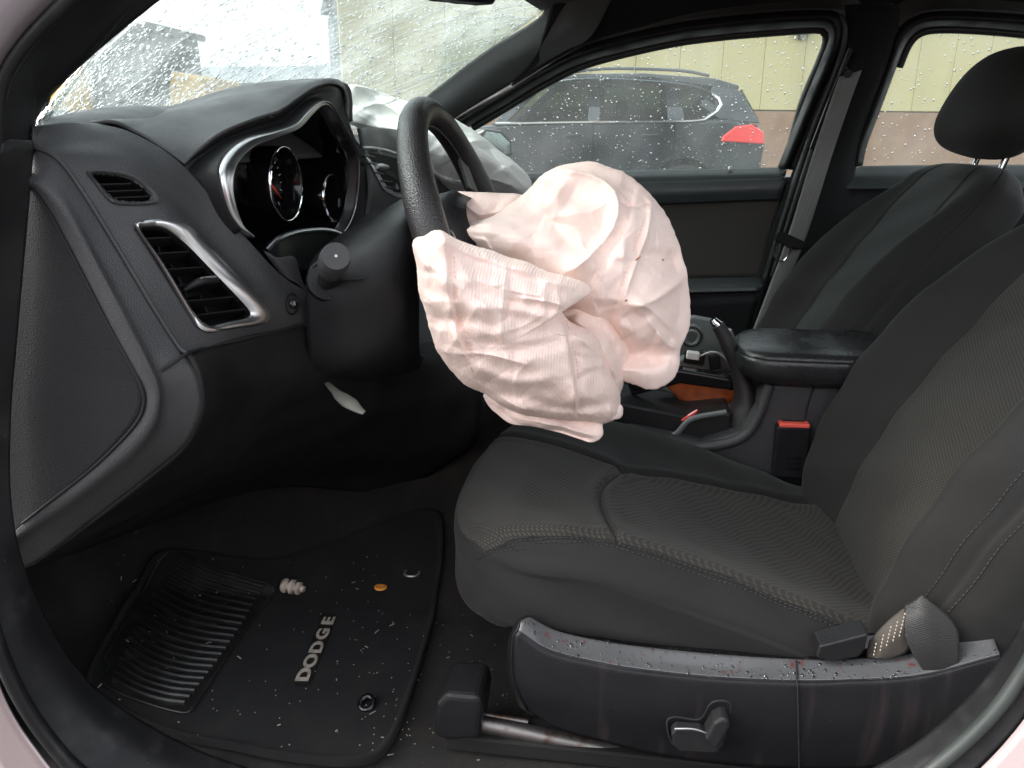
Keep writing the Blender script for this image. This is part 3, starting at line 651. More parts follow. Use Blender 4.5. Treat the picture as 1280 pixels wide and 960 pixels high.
prism('mirror_housing', P3([(592, 168, 1.60), (606, 160, 1.60), (628, 163, 1.60), (642, 176, 1.60), (644, 196, 1.60), (600, 200, 1.60)]), (-.06, .10, .0), M['gloss'], mir, bv=.012, seg=3)
prism('mirror_glass', P3([(597, 171, 1.595), (608, 164, 1.595), (626, 167, 1.595), (637, 178, 1.595), (638, 192, 1.595), (603, 195, 1.595)]), (.0, -.004, .0), M['bright'], mir)
# REAR DOOR far side
rd = thing('rear_door', 'far rear door with black pad and rain speckled window behind the headrest', 'car door', (.9, 1.45, .4))
rin = [(1078, 207), (1084, 180), (1100, 138), (1122, 80), (1134, 52), (1148, 38), (1170, 33), (1220, 34), (1290, 40), (1400, 52), (1500, 75)]
rout = [(1062, 210), (1069, 176), (1087, 132), (1110, 72), (1122, 40), (1142, 22), (1168, 15), (1220, 15), (1290, 20), (1405, 32), (1510, 50)]
S('window_frame', [G(rout, -.02), G([((a + c) / 2, (b + d) / 2) for (a, b), (c, d) in zip(rout, rin)], -.03), G(rin, 0), G(rin, .03)], M['rubber'], rd, n=70, m=4, solid=.004)
ro = rout[1:]
S('frame_flange', [G(ro, -.014), G(grow(ro, 14, 1300, 200), -.004), G(grow(ro, 28, 1300, 200), .004)], M['green_seal'], rd, n=70, m=3, solid=.004)
tube('weather_strip', G([(a + 2, b + 4) for a, b in rin[3:]], .022), .009, M['green_seal'], rd, n=60, seg=8)
RT = S('x', [G([(1062, 214), (1200, 212), (1520, 212)], .025), G([(1080, 110), (1250, 108), (1520, 110)], .025), G([(1100, 8), (1250, 6), (1520, 8)], .025)], None, n=40, m=14, raw=True)
rp_ = mesh('window_pane', RT.reshape(-1, 3), grid_faces(*RT.shape[:2]), M['window'], rd); solidify(rp_, .004, 0)
band([(1050, 208), (1200, 206), (1500, 206)], [(1050, 236), (1200, 236), (1500, 238)], 1.43, 1.39, 'top_pad', M['doorpad'], rd, .008)
band([(1050, 236), (1200, 236), (1500, 238)], [(1030, 520), (1200, 520), (1500, 540)], 1.40, 1.40, 'lower_panel', M['soft'], rd, .0)
box('outer_skin', (1.2, 1.475, .66), (.70, .02, .28), M['suv'], rd, bv=.02)
# B PILLAR far side
S('centre_pillar', [P3([(1046, 8, 1.34), (1051, 40, 1.345), (1040, 85, 1.36), (1000, 188, 1.40), (960, 300, 1.41), (930, 400, 1.42), (900, 520, 1.42)]),
                    P3([(1075, 5, 1.31), (1078, 40, 1.315), (1064, 88, 1.33), (1026, 190, 1.37), (990, 300, 1.385), (965, 400, 1.39), (940, 520, 1.39)]),
                    P3([(1110, 5, 1.31), (1112, 40, 1.315), (1098, 88, 1.33), (1056, 190, 1.37), (1035, 300, 1.385), (1015, 400, 1.39), (1000, 520, 1.39)]),
                    P3([(1128, 8, 1.34), (1124, 42, 1.345), (1110, 88, 1.36), (1072, 200, 1.40), (1062, 300, 1.41), (1050, 400, 1.42), (1040, 520, 1.42)])], M['headliner'], car, n=60, m=5, solid=.006)
tube('pillar_seal', P3([(1049, 20, 1.33), (1056, 36, 1.33), (1048, 80, 1.345), (1012, 172, 1.385), (976, 282, 1.395), (950, 370, 1.40), (930, 440, 1.40)]), .0075, M['green_seal'], car, n=60)
tube('pillar_seal', P3([(1064, 60, 1.31), (1052, 88, 1.33), (1024, 160, 1.36), (990, 262, 1.38), (965, 345, 1.385)]), .0055, M['green_seal'], car, n=50)
prism('belt_height_slot', P3([(1052, 80, 1.325), (1060, 84, 1.325), (1026, 188, 1.355), (1012, 186, 1.355)]), (0, .012, 0), M['gloss'], car, bv=.003)
# far seat belt
def ribbon(name, pts, wid, mat, parent, wvec, th=.0014, n=60, label=None):
    p = cr(pts, n); wv = np.asarray(wvec, float)
    if wv.ndim == 2: wv = cr(wv, n)
    else: wv = np.repeat(wv[None], n, 0)
    wv = wv / np.linalg.norm(wv, axis=1, keepdims=True)
    t = np.gradient(p, axis=0); nn = np.cross(t, wv); nn /= np.linalg.norm(nn, axis=1, keepdims=True)
    c = np.linspace(-1, 1, 9)
    P_ = np.stack([p + wv * wid / 2 * k + nn * (.0012 * (1 - k * k)) for k in c])
    o = mesh(name, P_.reshape(-1, 3), grid_faces(9, n), mat, parent, label=label); solidify(o, th, 0); return o
sb = thing('seat_belt', 'grey passenger seat belt hanging straight down the far centre pillar', 'seat belt', tuple(W(1060, 92, Y=1.31)))
ribbon('webbing', P3([(1063, 92, 1.31), (1046, 140, 1.315), (1026, 200, 1.32), (998, 290, 1.325), (972, 360, 1.32), (945, 432, 1.30), (935, 470, 1.26)]), .050, M['webfar'], sb, (1, .15, .30))
prism('tongue', P3([(970, 292, 1.30), (974, 288, 1.30), (1008, 303, 1.30), (1008, 311, 1.30), (990, 312, 1.30), (968, 300, 1.30)]), (0, .014, 0), M['black'], sb, bv=.003)
tube('tongue_plate', P3([(974, 304, 1.298), (968, 318, 1.297), (973, 326, 1.297), (980, 326, 1.297), (986, 318, 1.297), (990, 308, 1.298)]), .0022, M['bright'], sb, n=20, seg=6)
tube('bolt', [W(1060, 92, Y=1.315), W(1060, 92, Y=1.295)], .009, M['black'], sb, seg=12)

wp = thing('wiper', 'dark wiper arm and blade resting at the foot of the windscreen', 'wiper', (-.70, .30, 1.01))
def ong(u, v, l=.012):
    a, b = WS.shape[:2]; p = WS[int(v * (a - 1)), int(u * (b - 1))]; q = WS[min(int(v * (a - 1)) + 1, a - 1), int(u * (b - 1))]; return p + np.array([-.5, 0, .86]) * l
tube('blade', [ong(.05, .14), ong(.15, .08), ong(.27, .05), ong(.40, .04)], .006, M['rubber'], wp, n=30, seg=8)
tube('arm', [ong(.12, .0, .03), ong(.18, .05, .03), ong(.26, .06, .02)], .009, M['black'], wp, n=20, seg=8)
S('cowl', [[(p[0] - .01, p[1], p[2] - .005) for p in base], [(p[0] - .16, p[1], p[2] - .01) for p in base], [(p[0] - .35, p[1], p[2] - .05) for p in base]], M['rubber'], car, n=40, solid=.01)
# rain on the panes
CX_ = lambda p: proj(p)
def ws_region(p):
    q = proj(p); x, y = q
    if x > 470: return .35
    return .45 + .55 * (y > 60)
drops('raindrops', WS, 11000, .0008, .0033, ws, side=1, stretch=(1, 1.5), flat=.42, region=ws_region, down=(-1, 0, -.7), seedv=5, lift=.0025)
drops('water_streaks', WS, 1500, .0004, .0012, ws, side=1, stretch=(15, 90), flat=.5, region=lambda p: 1.0 if 250 < proj(p)[0] < 660 else .15, down=(-.7, -.55, -.55), seedv=6, lift=.0025)
drops('raindrops', PT, 2200, .0006, .0024, pn, side=1, stretch=(1, 1.5), flat=.4, seedv=7, lift=.0025)
drops('raindrops', RT, 1600, .0006, .0026, rp_, side=1, stretch=(1, 1.5), flat=.4, seedv=8, lift=.0025)

# =================================================================== DASHBOARD
db = thing('dashboard', 'black dashboard with chrome ringed vents and hooded instrument cluster facing the steering wheel', 'dashboard', (-.55, .75, .9))
vent_o = [(169, 284), (178, 277), (205, 275), (228, 279), (252, 297), (288, 333), (318, 365), (334, 386), (336, 399), (325, 406), (292, 411), (262, 415), (248, 410), (238, 396), (200, 332)]
vent_i = [(176, 289), (184, 285), (200, 285), (215, 291), (236, 308), (269, 342), (296, 370), (311, 387), (313, 394), (306, 398), (286, 402), (263, 407), (253, 403), (243, 391), (207, 333)]
dem_o = [(108, 216), (118, 213), (148, 215), (170, 222), (190, 236), (200, 248), (194, 255), (176, 257), (146, 256), (132, 248), (119, 231)]
dem_i = [(114, 219), (121, 217), (146, 219), (166, 225), (183, 237), (190, 247), (186, 251), (173, 252), (149, 251), (137, 244), (124, 229)]
# inner-left boundary and right boundary of the outboard dash face (near side to centre)
e0 = P3([(42, 158, .10), (43, 182, .095), (72, 199, .10), (102, 238, .105), (148, 312, .11), (190, 382, .115), (222, 432, .12), (233, 441, .12)])
e1 = P3([(80, 153, .135), (95, 176, .13), (140, 196, .14), (182, 236, .15), (226, 292, .165), (268, 352, .185), (300, 400, .20), (306, 421, .205)])
e2 = P3([(122, 154, .17), (160, 164, .18), (202, 186, .20), (232, 210, .21), (266, 248, .225), (312, 302, .25), (352, 344, .28), (386, 366, .305)])
def vY(x, y):   # lateral distance of the vent face
    return .118 + np.clip((x - 170) / 170, 0, 1) * .125
e15 = P3([(100, 153, .15), (130, 168, .155), (172, 188, .168), (210, 226, .18), (250, 280, .205), (296, 332, .228), (345, 376, .255), (384, 402, .30)])
S('vent_fascia', [e0, e1, e15, e2], M['dash'], db, n=160, m=24, cut=[vent_o, dem_i], solid=.004)
# where the fascia surface is at a bearing, so that trim sits on it
FS = S('x', [e0, e1, e15, e2], None, n=120, m=16, raw=True).reshape(-1, 3); FSp = proj(FS)
def on(S3, Sp, x, y, lift=0.0):
    d = np.linalg.norm(Sp - np.array([x, y]), axis=1); k = np.argsort(d)[:6]; wt = 1 / (d[k] + .5) ** 2; q = (S3[k] * wt[:, None]).sum(0) / wt.sum()
    dep = (q - CAM_POS) @ _D - lift
    dr = _D + _R * (x - 640) / FPX - _U * (y - 480) / FPX
    return CAM_POS + dr * dep
def onF(l, lift=0.): return [on(FS, FSp, x, y, lift) for x, y in l]
fn = np.array([.75, -.55, .25]); fn /= np.linalg.norm(fn)      # outward direction of the fascia
def ring(name, outer, inner, surf, mat, parent, rise=.004, n=80, depth=.03, smooth_pts=True):
    o_ = cr(surf(outer), n, True); i_ = cr(surf(inner), n, True)
    c = [o_ - fn * .004, o_ + fn * rise * .7, (o_ * .65 + i_ * .35) + fn * rise, (o_ * .2 + i_ * .8) + fn * rise * .6, i_, i_ - fn * depth]
    V = np.vstack(c); o = mesh(name, V, grid_faces(6, n, cv=True), mat, parent, auto=60); return o
vent = ring('air_vent', vent_o, vent_i, onF, M['chrome'], db, .005, 120, .012)
vi = cr(onF(vent_i), 60, True)
def tub(name, loop, vec, mat, parent, k=4):
    n = len(loop); cs = [loop + np.asarray(vec) * t for t in np.linspace(0, 1, k)]; V = np.vstack(cs); F = grid_faces(k, n, cv=True) + [tuple(range((k - 1) * n, k * n))]
    return mesh(name, V, F, mat, parent, auto=50)
tub('vent_duct', vi - fn * .010, -fn * .05 + np.array([0, .012, 0]), M['void'], vent)
def slat(name, a, b, parent, mat, dep=.024, th=.0016, vec=None, back=.007):
    a, b = np.asarray(a), np.asarray(b); ax = (b - a) / np.linalg.norm(b - a); f_ = fn if vec is None else vec
    f_ = f_ - ax * (f_ @ ax); f_ /= np.linalg.norm(f_); up = np.cross(ax, f_)
    f2 = f_ * math.cos(.25) + up * math.sin(.25) * (1 if up[2] > 0 else -1); u2 = np.cross(ax, f2)
    c = (a + b) / 2 - f_ * (dep / 2 + back)
    v, f = box_geo(c, ax, f2, u2, np.linalg.norm(b - a) / 2, dep / 2, th / 2); o = mesh(name, v, f, mat, parent, smooth=False); bevel(o, .0006, 1); return o
for a, b in (((184, 300), (236, 297)), ((195, 319), (256, 315)), ((207, 339), (276, 334)), ((219, 360), (296, 353)), ((231, 379), (313, 371)), ((243, 397), (320, 387))):
    slat('slat', *onF([a, b]), vent, M['soft'])
for (a, b) in (((206, 292), (215, 335)), ((226, 330), (243, 362)), ((243, 372), (256, 400)), ((262, 368), (275, 398)), ((236, 345), (246, 372))):
    slat('vane', *onF([a, b]), vent, M['soft'], back=.030)
tb = onF([(232, 362), (247, 353), (268, 350)], -.0)
tube('vent_tab', [tb[0] - fn * .004, tb[1] + fn * .004, tb[2] + fn * .002], [.003, .0075, .0065], M['soft'], vent, n=14, sq=(.65, 1.0))
tube('tab_mark', [tb[1] + fn * .0075 + EZ * .003, tb[2] + fn * .006 + EZ * .003], [.0012, .0018, .001], M['silver'], vent, n=6)
dem = ring('demister_vent', dem_o, dem_i, onF, M['dash'], db, .0035, 90, .01)
tub('vent_duct', cr(onF(dem_i), 50, True) - fn * .008, -fn * .035, M['void'], dem)
for a, b in (((124, 231), (166, 230)), ((133, 240), (180, 238)), ((143, 248), (188, 246))): slat('slat', *onF([a, b]), dem, M['soft'], dep=.014, back=.004)
kn = onF([(365, 380)])[0]
kv = ring('knob_bezel', [(365 + 9 * math.cos(t), 380 + 14 * math.sin(t)) for t in np.linspace(0, 6.28, 13)[:-1]], [(365 + 6.5 * math.cos(t), 380 + 11 * math.sin(t)) for t in np.linspace(0, 6.28, 13)[:-1]], onF, M['soft'], db, .002, 40, .004)
tube('knob', [kn - fn * .006, kn + fn * .004, kn + fn * .006], [.0065, .006, .004], M['gloss'], db, seg=16)
tube('knob_mark', [kn + fn * .0065 - EZ * .002, kn + fn * .0065 + EZ * .003], .0016, M['silver'], db, seg=6)
# lip along the fascia's near edge
tube('edge_bead', [p + fn * .001 for p in e0[1:]], .0025, M['dash'], db, n=60, seg=8)
# end of the dash, facing the open door
x_end = [[(44, 182, .097), (72, 199, .10), (102, 238, .105), (148, 312, .11), (190, 382, .115), (222, 432, .12), (243, 462, .12), (251, 492, .12), (250, 520, .12), (232, 556, .12), (190, 592, .12), (120, 646, .12), (50, 700, .115), (20, 716, .11)],
         [(40, 205, .088), (62, 215, .088), (88, 250, .090), (128, 325, .092), (168, 398, .094), (196, 452, .096), (207, 478, .097), (208, 508, .098), (203, 535, .098), (180, 568, .098), (140, 602, .098), (90, 640, .098), (40, 672, .096), (14, 690, .095)],
         [(34, 224, .078), (52, 232, .078), (84, 268, .080), (124, 340, .081), (160, 410, .082), (184, 456, .083), (196, 484, .084), (198, 506, .084), (190, 532, .084), (166, 562, .084), (126, 596, .084), (76, 634, .084), (36, 662, .083), (12, 680, .082)],
         [(34, 232, .079), (46, 240, .079), (72, 280, .080), (108, 348, .080), (142, 414, .081), (166, 458, .082), (179, 484, .083), (182, 504, .083), (174, 526, .083), (150, 554, .083), (114, 588, .083), (66, 626, .083), (30, 654, .082), (10, 672, .082)]]
S('end_trim', [Wl(c) for c in x_end], M['dash'], db, n=140, m=6, solid=.004)
inner_loop = [(34, 232, .083), (46, 240, .083), (72, 280, .083), (108, 348, .083), (142, 414, .084), (166, 458, .085), (179, 484, .086), (182, 504, .086), (174, 526, .086), (150, 554, .086), (114, 588, .086), (66, 626, .086), (30, 654, .085), (10, 672, .085), (-20, 690, .085)]
left_l = [(20, 232, .086), (20, 260, .086), (16, 300, .086), (12, 360, .087), (8, 420, .088), (4, 460, .088), (0, 500, .088), (0, 520, .088), (0, 540, .088), (-2, 560, .088), (-5, 590, .088), (-10, 625, .088), (-15, 654, .088), (-20, 672, .088), (-30, 690, .088)]
M['endcap'] = mk('coarse_black_plastic', (.010, .010, .0115), .5, spec=.25, bump=[('grain', 800, .4, .0012)], var=[('fleck', 50, 0, .04, (.09, .09, .09))])
S('end_cap', [P3(inner_loop), P3(left_l)], M['endcap'], db, n=80, m=16, solid=.004, off=-1, disp=lambda P: .0 * P[..., 0])
tube('end_cap_edge', P3([(x - 2, y, .0825) for x, y, _ in inner_loop[:-2]]), .0018, M['soft'], db, n=90, seg=8)
tube('trim_seam', P3([(203, 464, .0945), (220, 452, .104), (235, 440, .117)]), .0016, M['void'], db, n=16, seg=6)
tube('trim_seam', P3([(235, 440, .118), (262, 433, .155), (306, 423, .20), (345, 414, .25), (386, 402, .30)]), .0018, M['void'], db, n=40, seg=6)
# lower panel below the vents
l0 = P3([(234, 442, .12), (246, 466, .12), (252, 495, .12), (250, 522, .12), (230, 560, .12), (186, 598, .12), (120, 650, .12), (40, 708, .12)])
l1 = P3([(306, 424, .205), (312, 450, .21), (314, 486, .215), (300, 530, .22), (270, 575, .23), (220, 610, .24), (160, 650, .24), (100, 690, .24)])
l2 = P3([(386, 403, .305), (390, 432, .305), (394, 468, .31), (380, 520, .33), (350, 560, .36), (300, 590, .38), (240, 620, .40), (180, 660, .40)])
l3 = P3([(470, 430, .44), (480, 460, .44), (480, 490, .45), (480, 520, .47), (450, 550, .50), (420, 570, .52), (380, 590, .55), (340, 610, .55)])
l4 = P3([(560, 420, .62), (580, 450, .62), (600, 490, .62), (600, 530, .62), (590, 560, .63), (560, 580, .64), (530, 600, .66), (500, 620, .66)])
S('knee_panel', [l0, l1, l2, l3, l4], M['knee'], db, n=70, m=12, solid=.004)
# hood over the instruments
seamL = P3([(122, 154, .17), (160, 164, .18), (202, 186, .20), (230, 207, .21)])
lip = P3([(230, 207, .212), (252, 188, .235), (280, 168, .27), (318, 152, .32), (350, 141, .36), (374, 124, .41), (394, 111, .46), (414, 106, .51), (426, 111, .56), (430, 124, .585), (429, 140, .59)])
lip2 = P3([(206, 190, .205), (226, 176, .235), (254, 160, .275), (300, 143, .33), (338, 131, .37), (366, 116, .42), (390, 105, .47), (414, 101.5, .52), (426, 106, .57), (432, 122, .59), (431, 145, .595)])
hmid = P3([(165, 166, .195), (186, 160, .23), (220, 148, .285), (268, 133, .34), (308, 121, .39), (345, 112, .43), (380, 104.5, .48), (408, 102.5, .53), (426, 107, .58), (433, 122, .60), (433, 150, .605)])
hback = P3([(124, 155, .175), (150, 153, .24), (190, 145, .32), (235, 136, .38), (272, 122, .44), (305, 110, .47), (345, 106, .52), (385, 104, .56), (424, 108, .60), (431, 126, .615), (432, 154, .62)])
hb2 = [p + np.array([-.10, .01, -.022]) for p in hback]
S('instrument_hood', [lip, lip2, hmid, hback, hb2], M['dash_top'], db, n=110, m=10, solid=.004)
HS = S('x', [lip, lip2, hmid, hback, hb2], None, n=110, m=10, raw=True).reshape(-1, 3); HSp = proj(HS)
for dy in (0, 3.2):
    tube('stitching', [on(HS, HSp, x, y, .0015) for x, y in [(236, 139 + dy), (262, 136.5 + dy), (290, 136 + dy), (312, 137.5 + dy), (332, 141 + dy), (341, 144 + dy)]], .0009, M['void'] if dy == 0 else M['thread'], db, n=40, seg=6)
ringo = [(302, 288, .235), (288, 268, .225), (278, 240, .22), (274, 212, .225), (284, 190, .25), (308, 173, .285), (343, 164, .33), (368, 155, .37), (385, 138, .41), (401, 127, .45), (414, 130, .48), (426, 150, .515), (437, 171, .54), (447, 190, .57), (449, 220, .58), (445, 256, .58), (438, 278, .57), (430, 292, .56)]
inner = P3(ringo)
lipfull = P3([(290, 302, .240), (270, 278, .232), (247, 246, .225), (224, 212, .216), (252, 188, .237), (280, 169, .272), (318, 153, .322), (350, 142, .362), (374, 125, .412), (394, 112, .462), (414, 107, .512), (426, 112, .562), (430, 125, .585), (436, 150, .60), (445, 175, .61), (456, 190, .62), (462, 230, .62), (455, 280, .60)])
half = [((a + b) / 2 + np.array([-.012, 0, -.004])) for a, b in zip(cr(inner, 40), cr(lipfull, 40))]
S('hood_face', [lipfull, half, inner], M['soft'], db, n=90, m=8, solid=.003)
# chrome ring (wide on the left, thin on the right)
ri = [(318, 296, .25), (302, 280, .24), (292, 244, .232), (293, 214, .238), (303, 196, .26), (322, 181, .29), (352, 170, .335), (374, 160, .375), (390, 143, .415), (402, 132, .45), (412, 134, .478), (423, 152, .512), (434, 173, .537), (444, 192, .567), (446, 221, .577), (442, 256, .577), (435, 277, .567), (427, 290, .557)]
io, ii = cr(inner, 120), cr(P3(ri), 120)
CRG = S('instrument_ring', [io + [0, 0, 0], io * .7 + ii * .3 + fn * .004, io * .25 + ii * .75 + fn * .002, ii, ii + np.array([-.02, 0, 0])], M['chrome'], db, n=120, m=3, solid=.0015)
# instrument bowl
loop = np.vstack([ii, cr(P3([(427, 290, .557), (400, 287, .50), (365, 289, .42), (338, 302, .32), (318, 296, .25)]), 24)[1:-1]])
cl_vec = np.array([-.085, .0, .01])
tub('instrument_bowl', loop + np.array([-.015, 0, 0]), cl_vec, M['gloss'], db, 5)
def CP(px, py, dx=0):     # a point on the instrument face
    return W(px, py, X=-.50 + dx)
bx = W(360, 225, X=-.50)
for nm, (a, b), r1 in (('fuel_dial', (330, 230), .050), ('speedometer', (390, 246), .034), ('rev_counter', (436, 228), .030)):
    c = W(a, b, X=-.485)
    th = np.linspace(0, 2 * math.pi, 49)[:-1]
    prof = [(0, r1), (.030, r1), (.033, r1 - .002), (.030, r1 - .004), (.004, r1 - .006), (.004, .001)]
    V = [(c[0] + h, c[1] + q * math.cos(t), c[2] + q * math.sin(t)) for h, q in prof for t in th]
    d_ = mesh(nm, V, grid_faces(len(prof), 48, cv=True), M['gloss'], db, auto=40)
    if nm == 'rev_counter': continue
    V = [(c[0] + h, c[1] + q * math.cos(t), c[2] + q * math.sin(t)) for h, q in ((.031, r1 + .0005), (.0345, r1 - .001), (.031, r1 - .003)) for t in th]
    mesh('dial_rim', V, grid_faces(3, 48, cv=True), M['bright'], d_)
    g = []
    for k in range(19):
        t = R_(225 - k * 15); r2 = r1 - .010; dl = .006 if k % 2 == 0 else .003
        dv_ = np.array([0, -math.cos(t), math.sin(t)]); g.append(box_geo(c + dv_ * r2 + EX * .006, dv_, np.cross(EX, dv_), EX, dl / 2, .0006, .0003))
    v, f = join(g); mesh('tick_marks', v, f, M['print'], d_, smooth=False)
    an = R_(200) if r1 < .04 else R_(215); dv_ = np.array([0, -math.cos(an), math.sin(an)])
    v, f = tube_geo([c + EX * .009, c + EX * .009 + dv_ * (r1 - .012)], [.0022, .0008], seg=6); mesh('glint_needle', v, f, M['red_glint'], d_)  # red pointer stands in for a red reflection on the dial
def text(name, s, c, xdir, ydir, size, mat, parent, ext=.0004, bold=0., sx=1., kind=None, align='CENTER'):
    cu = bpy.data.curves.new(name, 'FONT'); cu.body = s; cu.size = size; cu.extrude = ext; cu.offset = bold; cu.align_x = align; cu.align_y = 'CENTER'
    cu.resolution_u = 4; cu.materials.append(mat)
    o = bpy.data.objects.new(name, cu); COL.objects.link(o); o.parent = parent
    from mathutils import Matrix
    x = Vector(xdir).normalized(); y = Vector(ydir); y = (y - x * y.dot(x)).normalized(); z = x.cross(y)
    o.matrix_local = Matrix.Translation(Vector(np.asarray(c) - root_of(parent))) @ Matrix((x, y, z)).transposed().to_4x4() @ Matrix.Diagonal((sx, 1, 1, 1))
    bpy.context.view_layer.update()
    me = bpy.data.meshes.new_from_object(o.evaluated_get(bpy.context.evaluated_depsgraph_get()))
    q = bpy.data.objects.new(name, me); COL.objects.link(q); q.parent = parent; q.matrix_local = o.matrix_local.copy()
    if not me.materials: me.materials.append(mat)
    bpy.data.objects.remove(o); q.name = name; return q
fd = bpy.data.objects['fuel_dial']
for s, (a, b) in (('F', (319, 231)), ('E', (326, 255))):
    text('gauge_letter', s, W(a, b, X=-.476), (0, 1, 0), (0, 0, 1), .011, M['print'], fd)
pc = W(324, 243, X=-.476)
v, f = join([box_geo(pc, EY, EZ, EX, .0022, .0032, .0003), box_geo(pc + EY * .0034, EY, EZ, EX, .0005, .0026, .0003), box_geo(pc - EZ * .0038, EY, EZ, EX, .0032, .0005, .0003)])
mesh('fuel_symbol', v, f, M['print'], fd, smooth=False)
# chrome arc and ledge below the instruments
arc = [(332, 313, .285), (346, 300, .31), (368, 291, .36), (395, 287.5, .42), (415, 289, .46), (432, 296, .50)]
tube('chrome_arc', P3(arc), .0035, M['chrome'], db, n=40, sq=(1, 1.4))
S('cluster_ledge', [P3(arc), P3([(338, 322, .29), (352, 318, .31), (372, 314, .36), (396, 312, .42), (416, 312, .46), (436, 314, .50)]), P3([(344, 336, .30), (356, 336, .31), (374, 338, .36), (398, 342, .42), (418, 342, .46), (440, 342, .50)])], M['black'], db, n=40, solid=.003)
S('ledge_corner', [P3([(330, 315, .265), (345, 322, .27), (366, 320, .29), (372, 328, .30)]), P3([(338, 326, .27), (352, 334, .275), (368, 338, .29), (376, 345, .30)]), P3([(352, 343, .28), (362, 350, .285), (374, 356, .295), (384, 366, .305)])], M['dash'], db, n=24, solid=.003)
# centre dash face with its vents
c0_ = P3([(449, 160, .62), (456, 195, .62), (462, 235, .61), (458, 285, .60), (470, 340, .58), (500, 430, .58)])
c1_ = P3([(470, 160, .76), (485, 188, .78), (500, 235, .78), (505, 275, .77), (520, 340, .74), (560, 430, .72)])
c2_ = P3([(520, 170, .95), (545, 196, .97), (565, 240, .98), (580, 275, .97), (590, 340, .94), (610, 430, .90)])
c3_ = P3([(600, 215, 1.36), (620, 230, 1.38), (640, 260, 1.39), (650, 290, 1.38), (650, 340, 1.35), (650, 430, 1.30)])
S('centre_face', [c0_, c1_, c2_, c3_], M['dash'], db, n=60, m=12, solid=.004)
CS = S('x', [c0_, c1_, c2_, c3_], None, n=80, m=20, raw=True).reshape(-1, 3); CSp = proj(CS)
def onC(l, lift=0.0): return [on(CS, CSp, x, y, lift) for x, y in l]
fv = [(449, 186), (458, 183), (480, 186), (500, 192), (520, 200), (524, 240), (500, 247), (488, 243), (478, 235), (462, 205)]
cvnt = ring('centre_vent', fv, [(452, 189), (459, 187), (480, 190), (499, 196), (516, 203), (519, 236), (500, 240), (490, 237), (482, 230), (466, 204)], lambda l: onC(l, .004), M['silver'], db, .003, 70, .01)
prism('vent_backing', onC([(450, 187), (480, 189), (518, 203), (521, 238), (490, 240), (464, 205)], .006), (-.002, 0, 0), M['void'], cvnt)
for a, b in (((455, 194), (478, 198)), ((459, 203), (486, 207)), ((470, 216), (492, 219)), ((476, 226), (497, 228)), ((482, 234), (500, 236)), ((484, 197), (510, 203)), ((492, 208), (514, 212)), ((498, 220), (518, 223))):
    slat('slat', *onC([a, b], .016), cvnt, M['dash'], dep=.008, th=.003, back=.0)
tube('vent_divider', onC([(472, 188), (484, 206), (497, 236)], .018), .004, M['greyp'], cvnt, n=16, sq=(1, .5))
tube('vent_tab', onC([(471, 208), (484, 209)], .02), [.004, .006, .004], M['silver'], cvnt, n=8)
# dash top running across to the far side, meeting the windscreen
t0 = [(-.585, .10, 1.035), (-.67, .20, 1.04), (-.76, .4, 1.045), (-.80, .75, 1.04), (-.75, 1.1, 1.03), (-.66, 1.3, 1.015), (-.60, 1.40, 1.0)]
t1 = [(-.560, .10, 1.020), (-.58, .20, 1.055), (-.62, .4, 1.068), (-.62, .75, 1.055), (-.58, 1.1, 1.03), (-.52, 1.3, 1.01), (-.48, 1.40, .99)]
t2 = [(-.545, .12, .995), (-.53, .20, 1.035), (-.52, .4, 1.055), (-.50, .75, 1.035), (-.46, 1.1, 1.01), (-.42, 1.3, .99), (-.40, 1.40, .97)]
t3 = [(-.54, .14, 1.00), (-.50, .20, 1.00), (-.48, .4, 1.00), (-.44, .75, 1.00), (-.41, 1.1, .97), (-.37, 1.3, .95), (-.35, 1.40, .93)]
S('dash_top', [t0, t1, t2, t3], M['dash_top'], db, n=70, m=8, solid=.004)
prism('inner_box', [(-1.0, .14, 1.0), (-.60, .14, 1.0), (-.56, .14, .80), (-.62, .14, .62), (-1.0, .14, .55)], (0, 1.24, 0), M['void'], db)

# =================================================================== STEERING COLUMN, STALK
col = thing('steering_column', 'black steering column shroud with a stubby turn stalk behind the wheel', 'steering column', (-.33, .4, .85))
s1 = [(458, 268, .50), (440, 283, .42), (400, 312, .32), (383, 345, .285), (383, 400, .285), (388, 462, .31), (410, 482, .40), (440, 484, .48)]
s2 = [(480, 262, .50), (468, 270, .42), (450, 296, .315), (446, 345, .275), (446, 400, .275), (448, 458, .30), (462, 474, .40), (480, 474, .48)]
s3 = [(510, 246, .50), (506, 250, .42), (502, 280, .33), (500, 335, .295), (500, 395, .295), (500, 440, .32), (506, 460, .40), (520, 462, .48)]
s4 = [(525, 250, .48), (525, 256, .42), (524, 285, .36), (524, 335, .34), (524, 390, .34), (524, 430, .36), (526, 444, .40), (530, 446, .46)]
S('shroud', [P3(s1), P3(s2), P3(s3), P3(s4)], M['soft'], col, n=60, m=10, solid=.004)
tube('shroud_seam', P3([(384, 352, .2835), (420, 350, .2765), (450, 349, .2735), (500, 342, .2935)]), .0012, M['void'], col, n=20, seg=6)
st = P3([(409, 352, .288), (411, 345, .262), (413, 338, .24)]); 
th = np.linspace(0, 2 * math.pi, 33)[:-1]
tube('stalk_boot', [st[0], st[0] * .75 + st[1] * .25], [.026, .024], M['black'], col, seg=28, n=4)
tube('boot_ring', [st[0] * .72 + st[1] * .28 + np.array([math.cos(t) * .024, 0.0, math.sin(t) * .024]) for t in th[::2]], .0022, M['dash'], col, n=40, closed=True, seg=6)
tube('stalk', [st[0], st[1], st[2]], [.013, .0115, .0125], M['black'], col, n=10, seg=20)
e_ = P3([(413, 338, .24), (417, 328, .215), (420, 320, .192)])
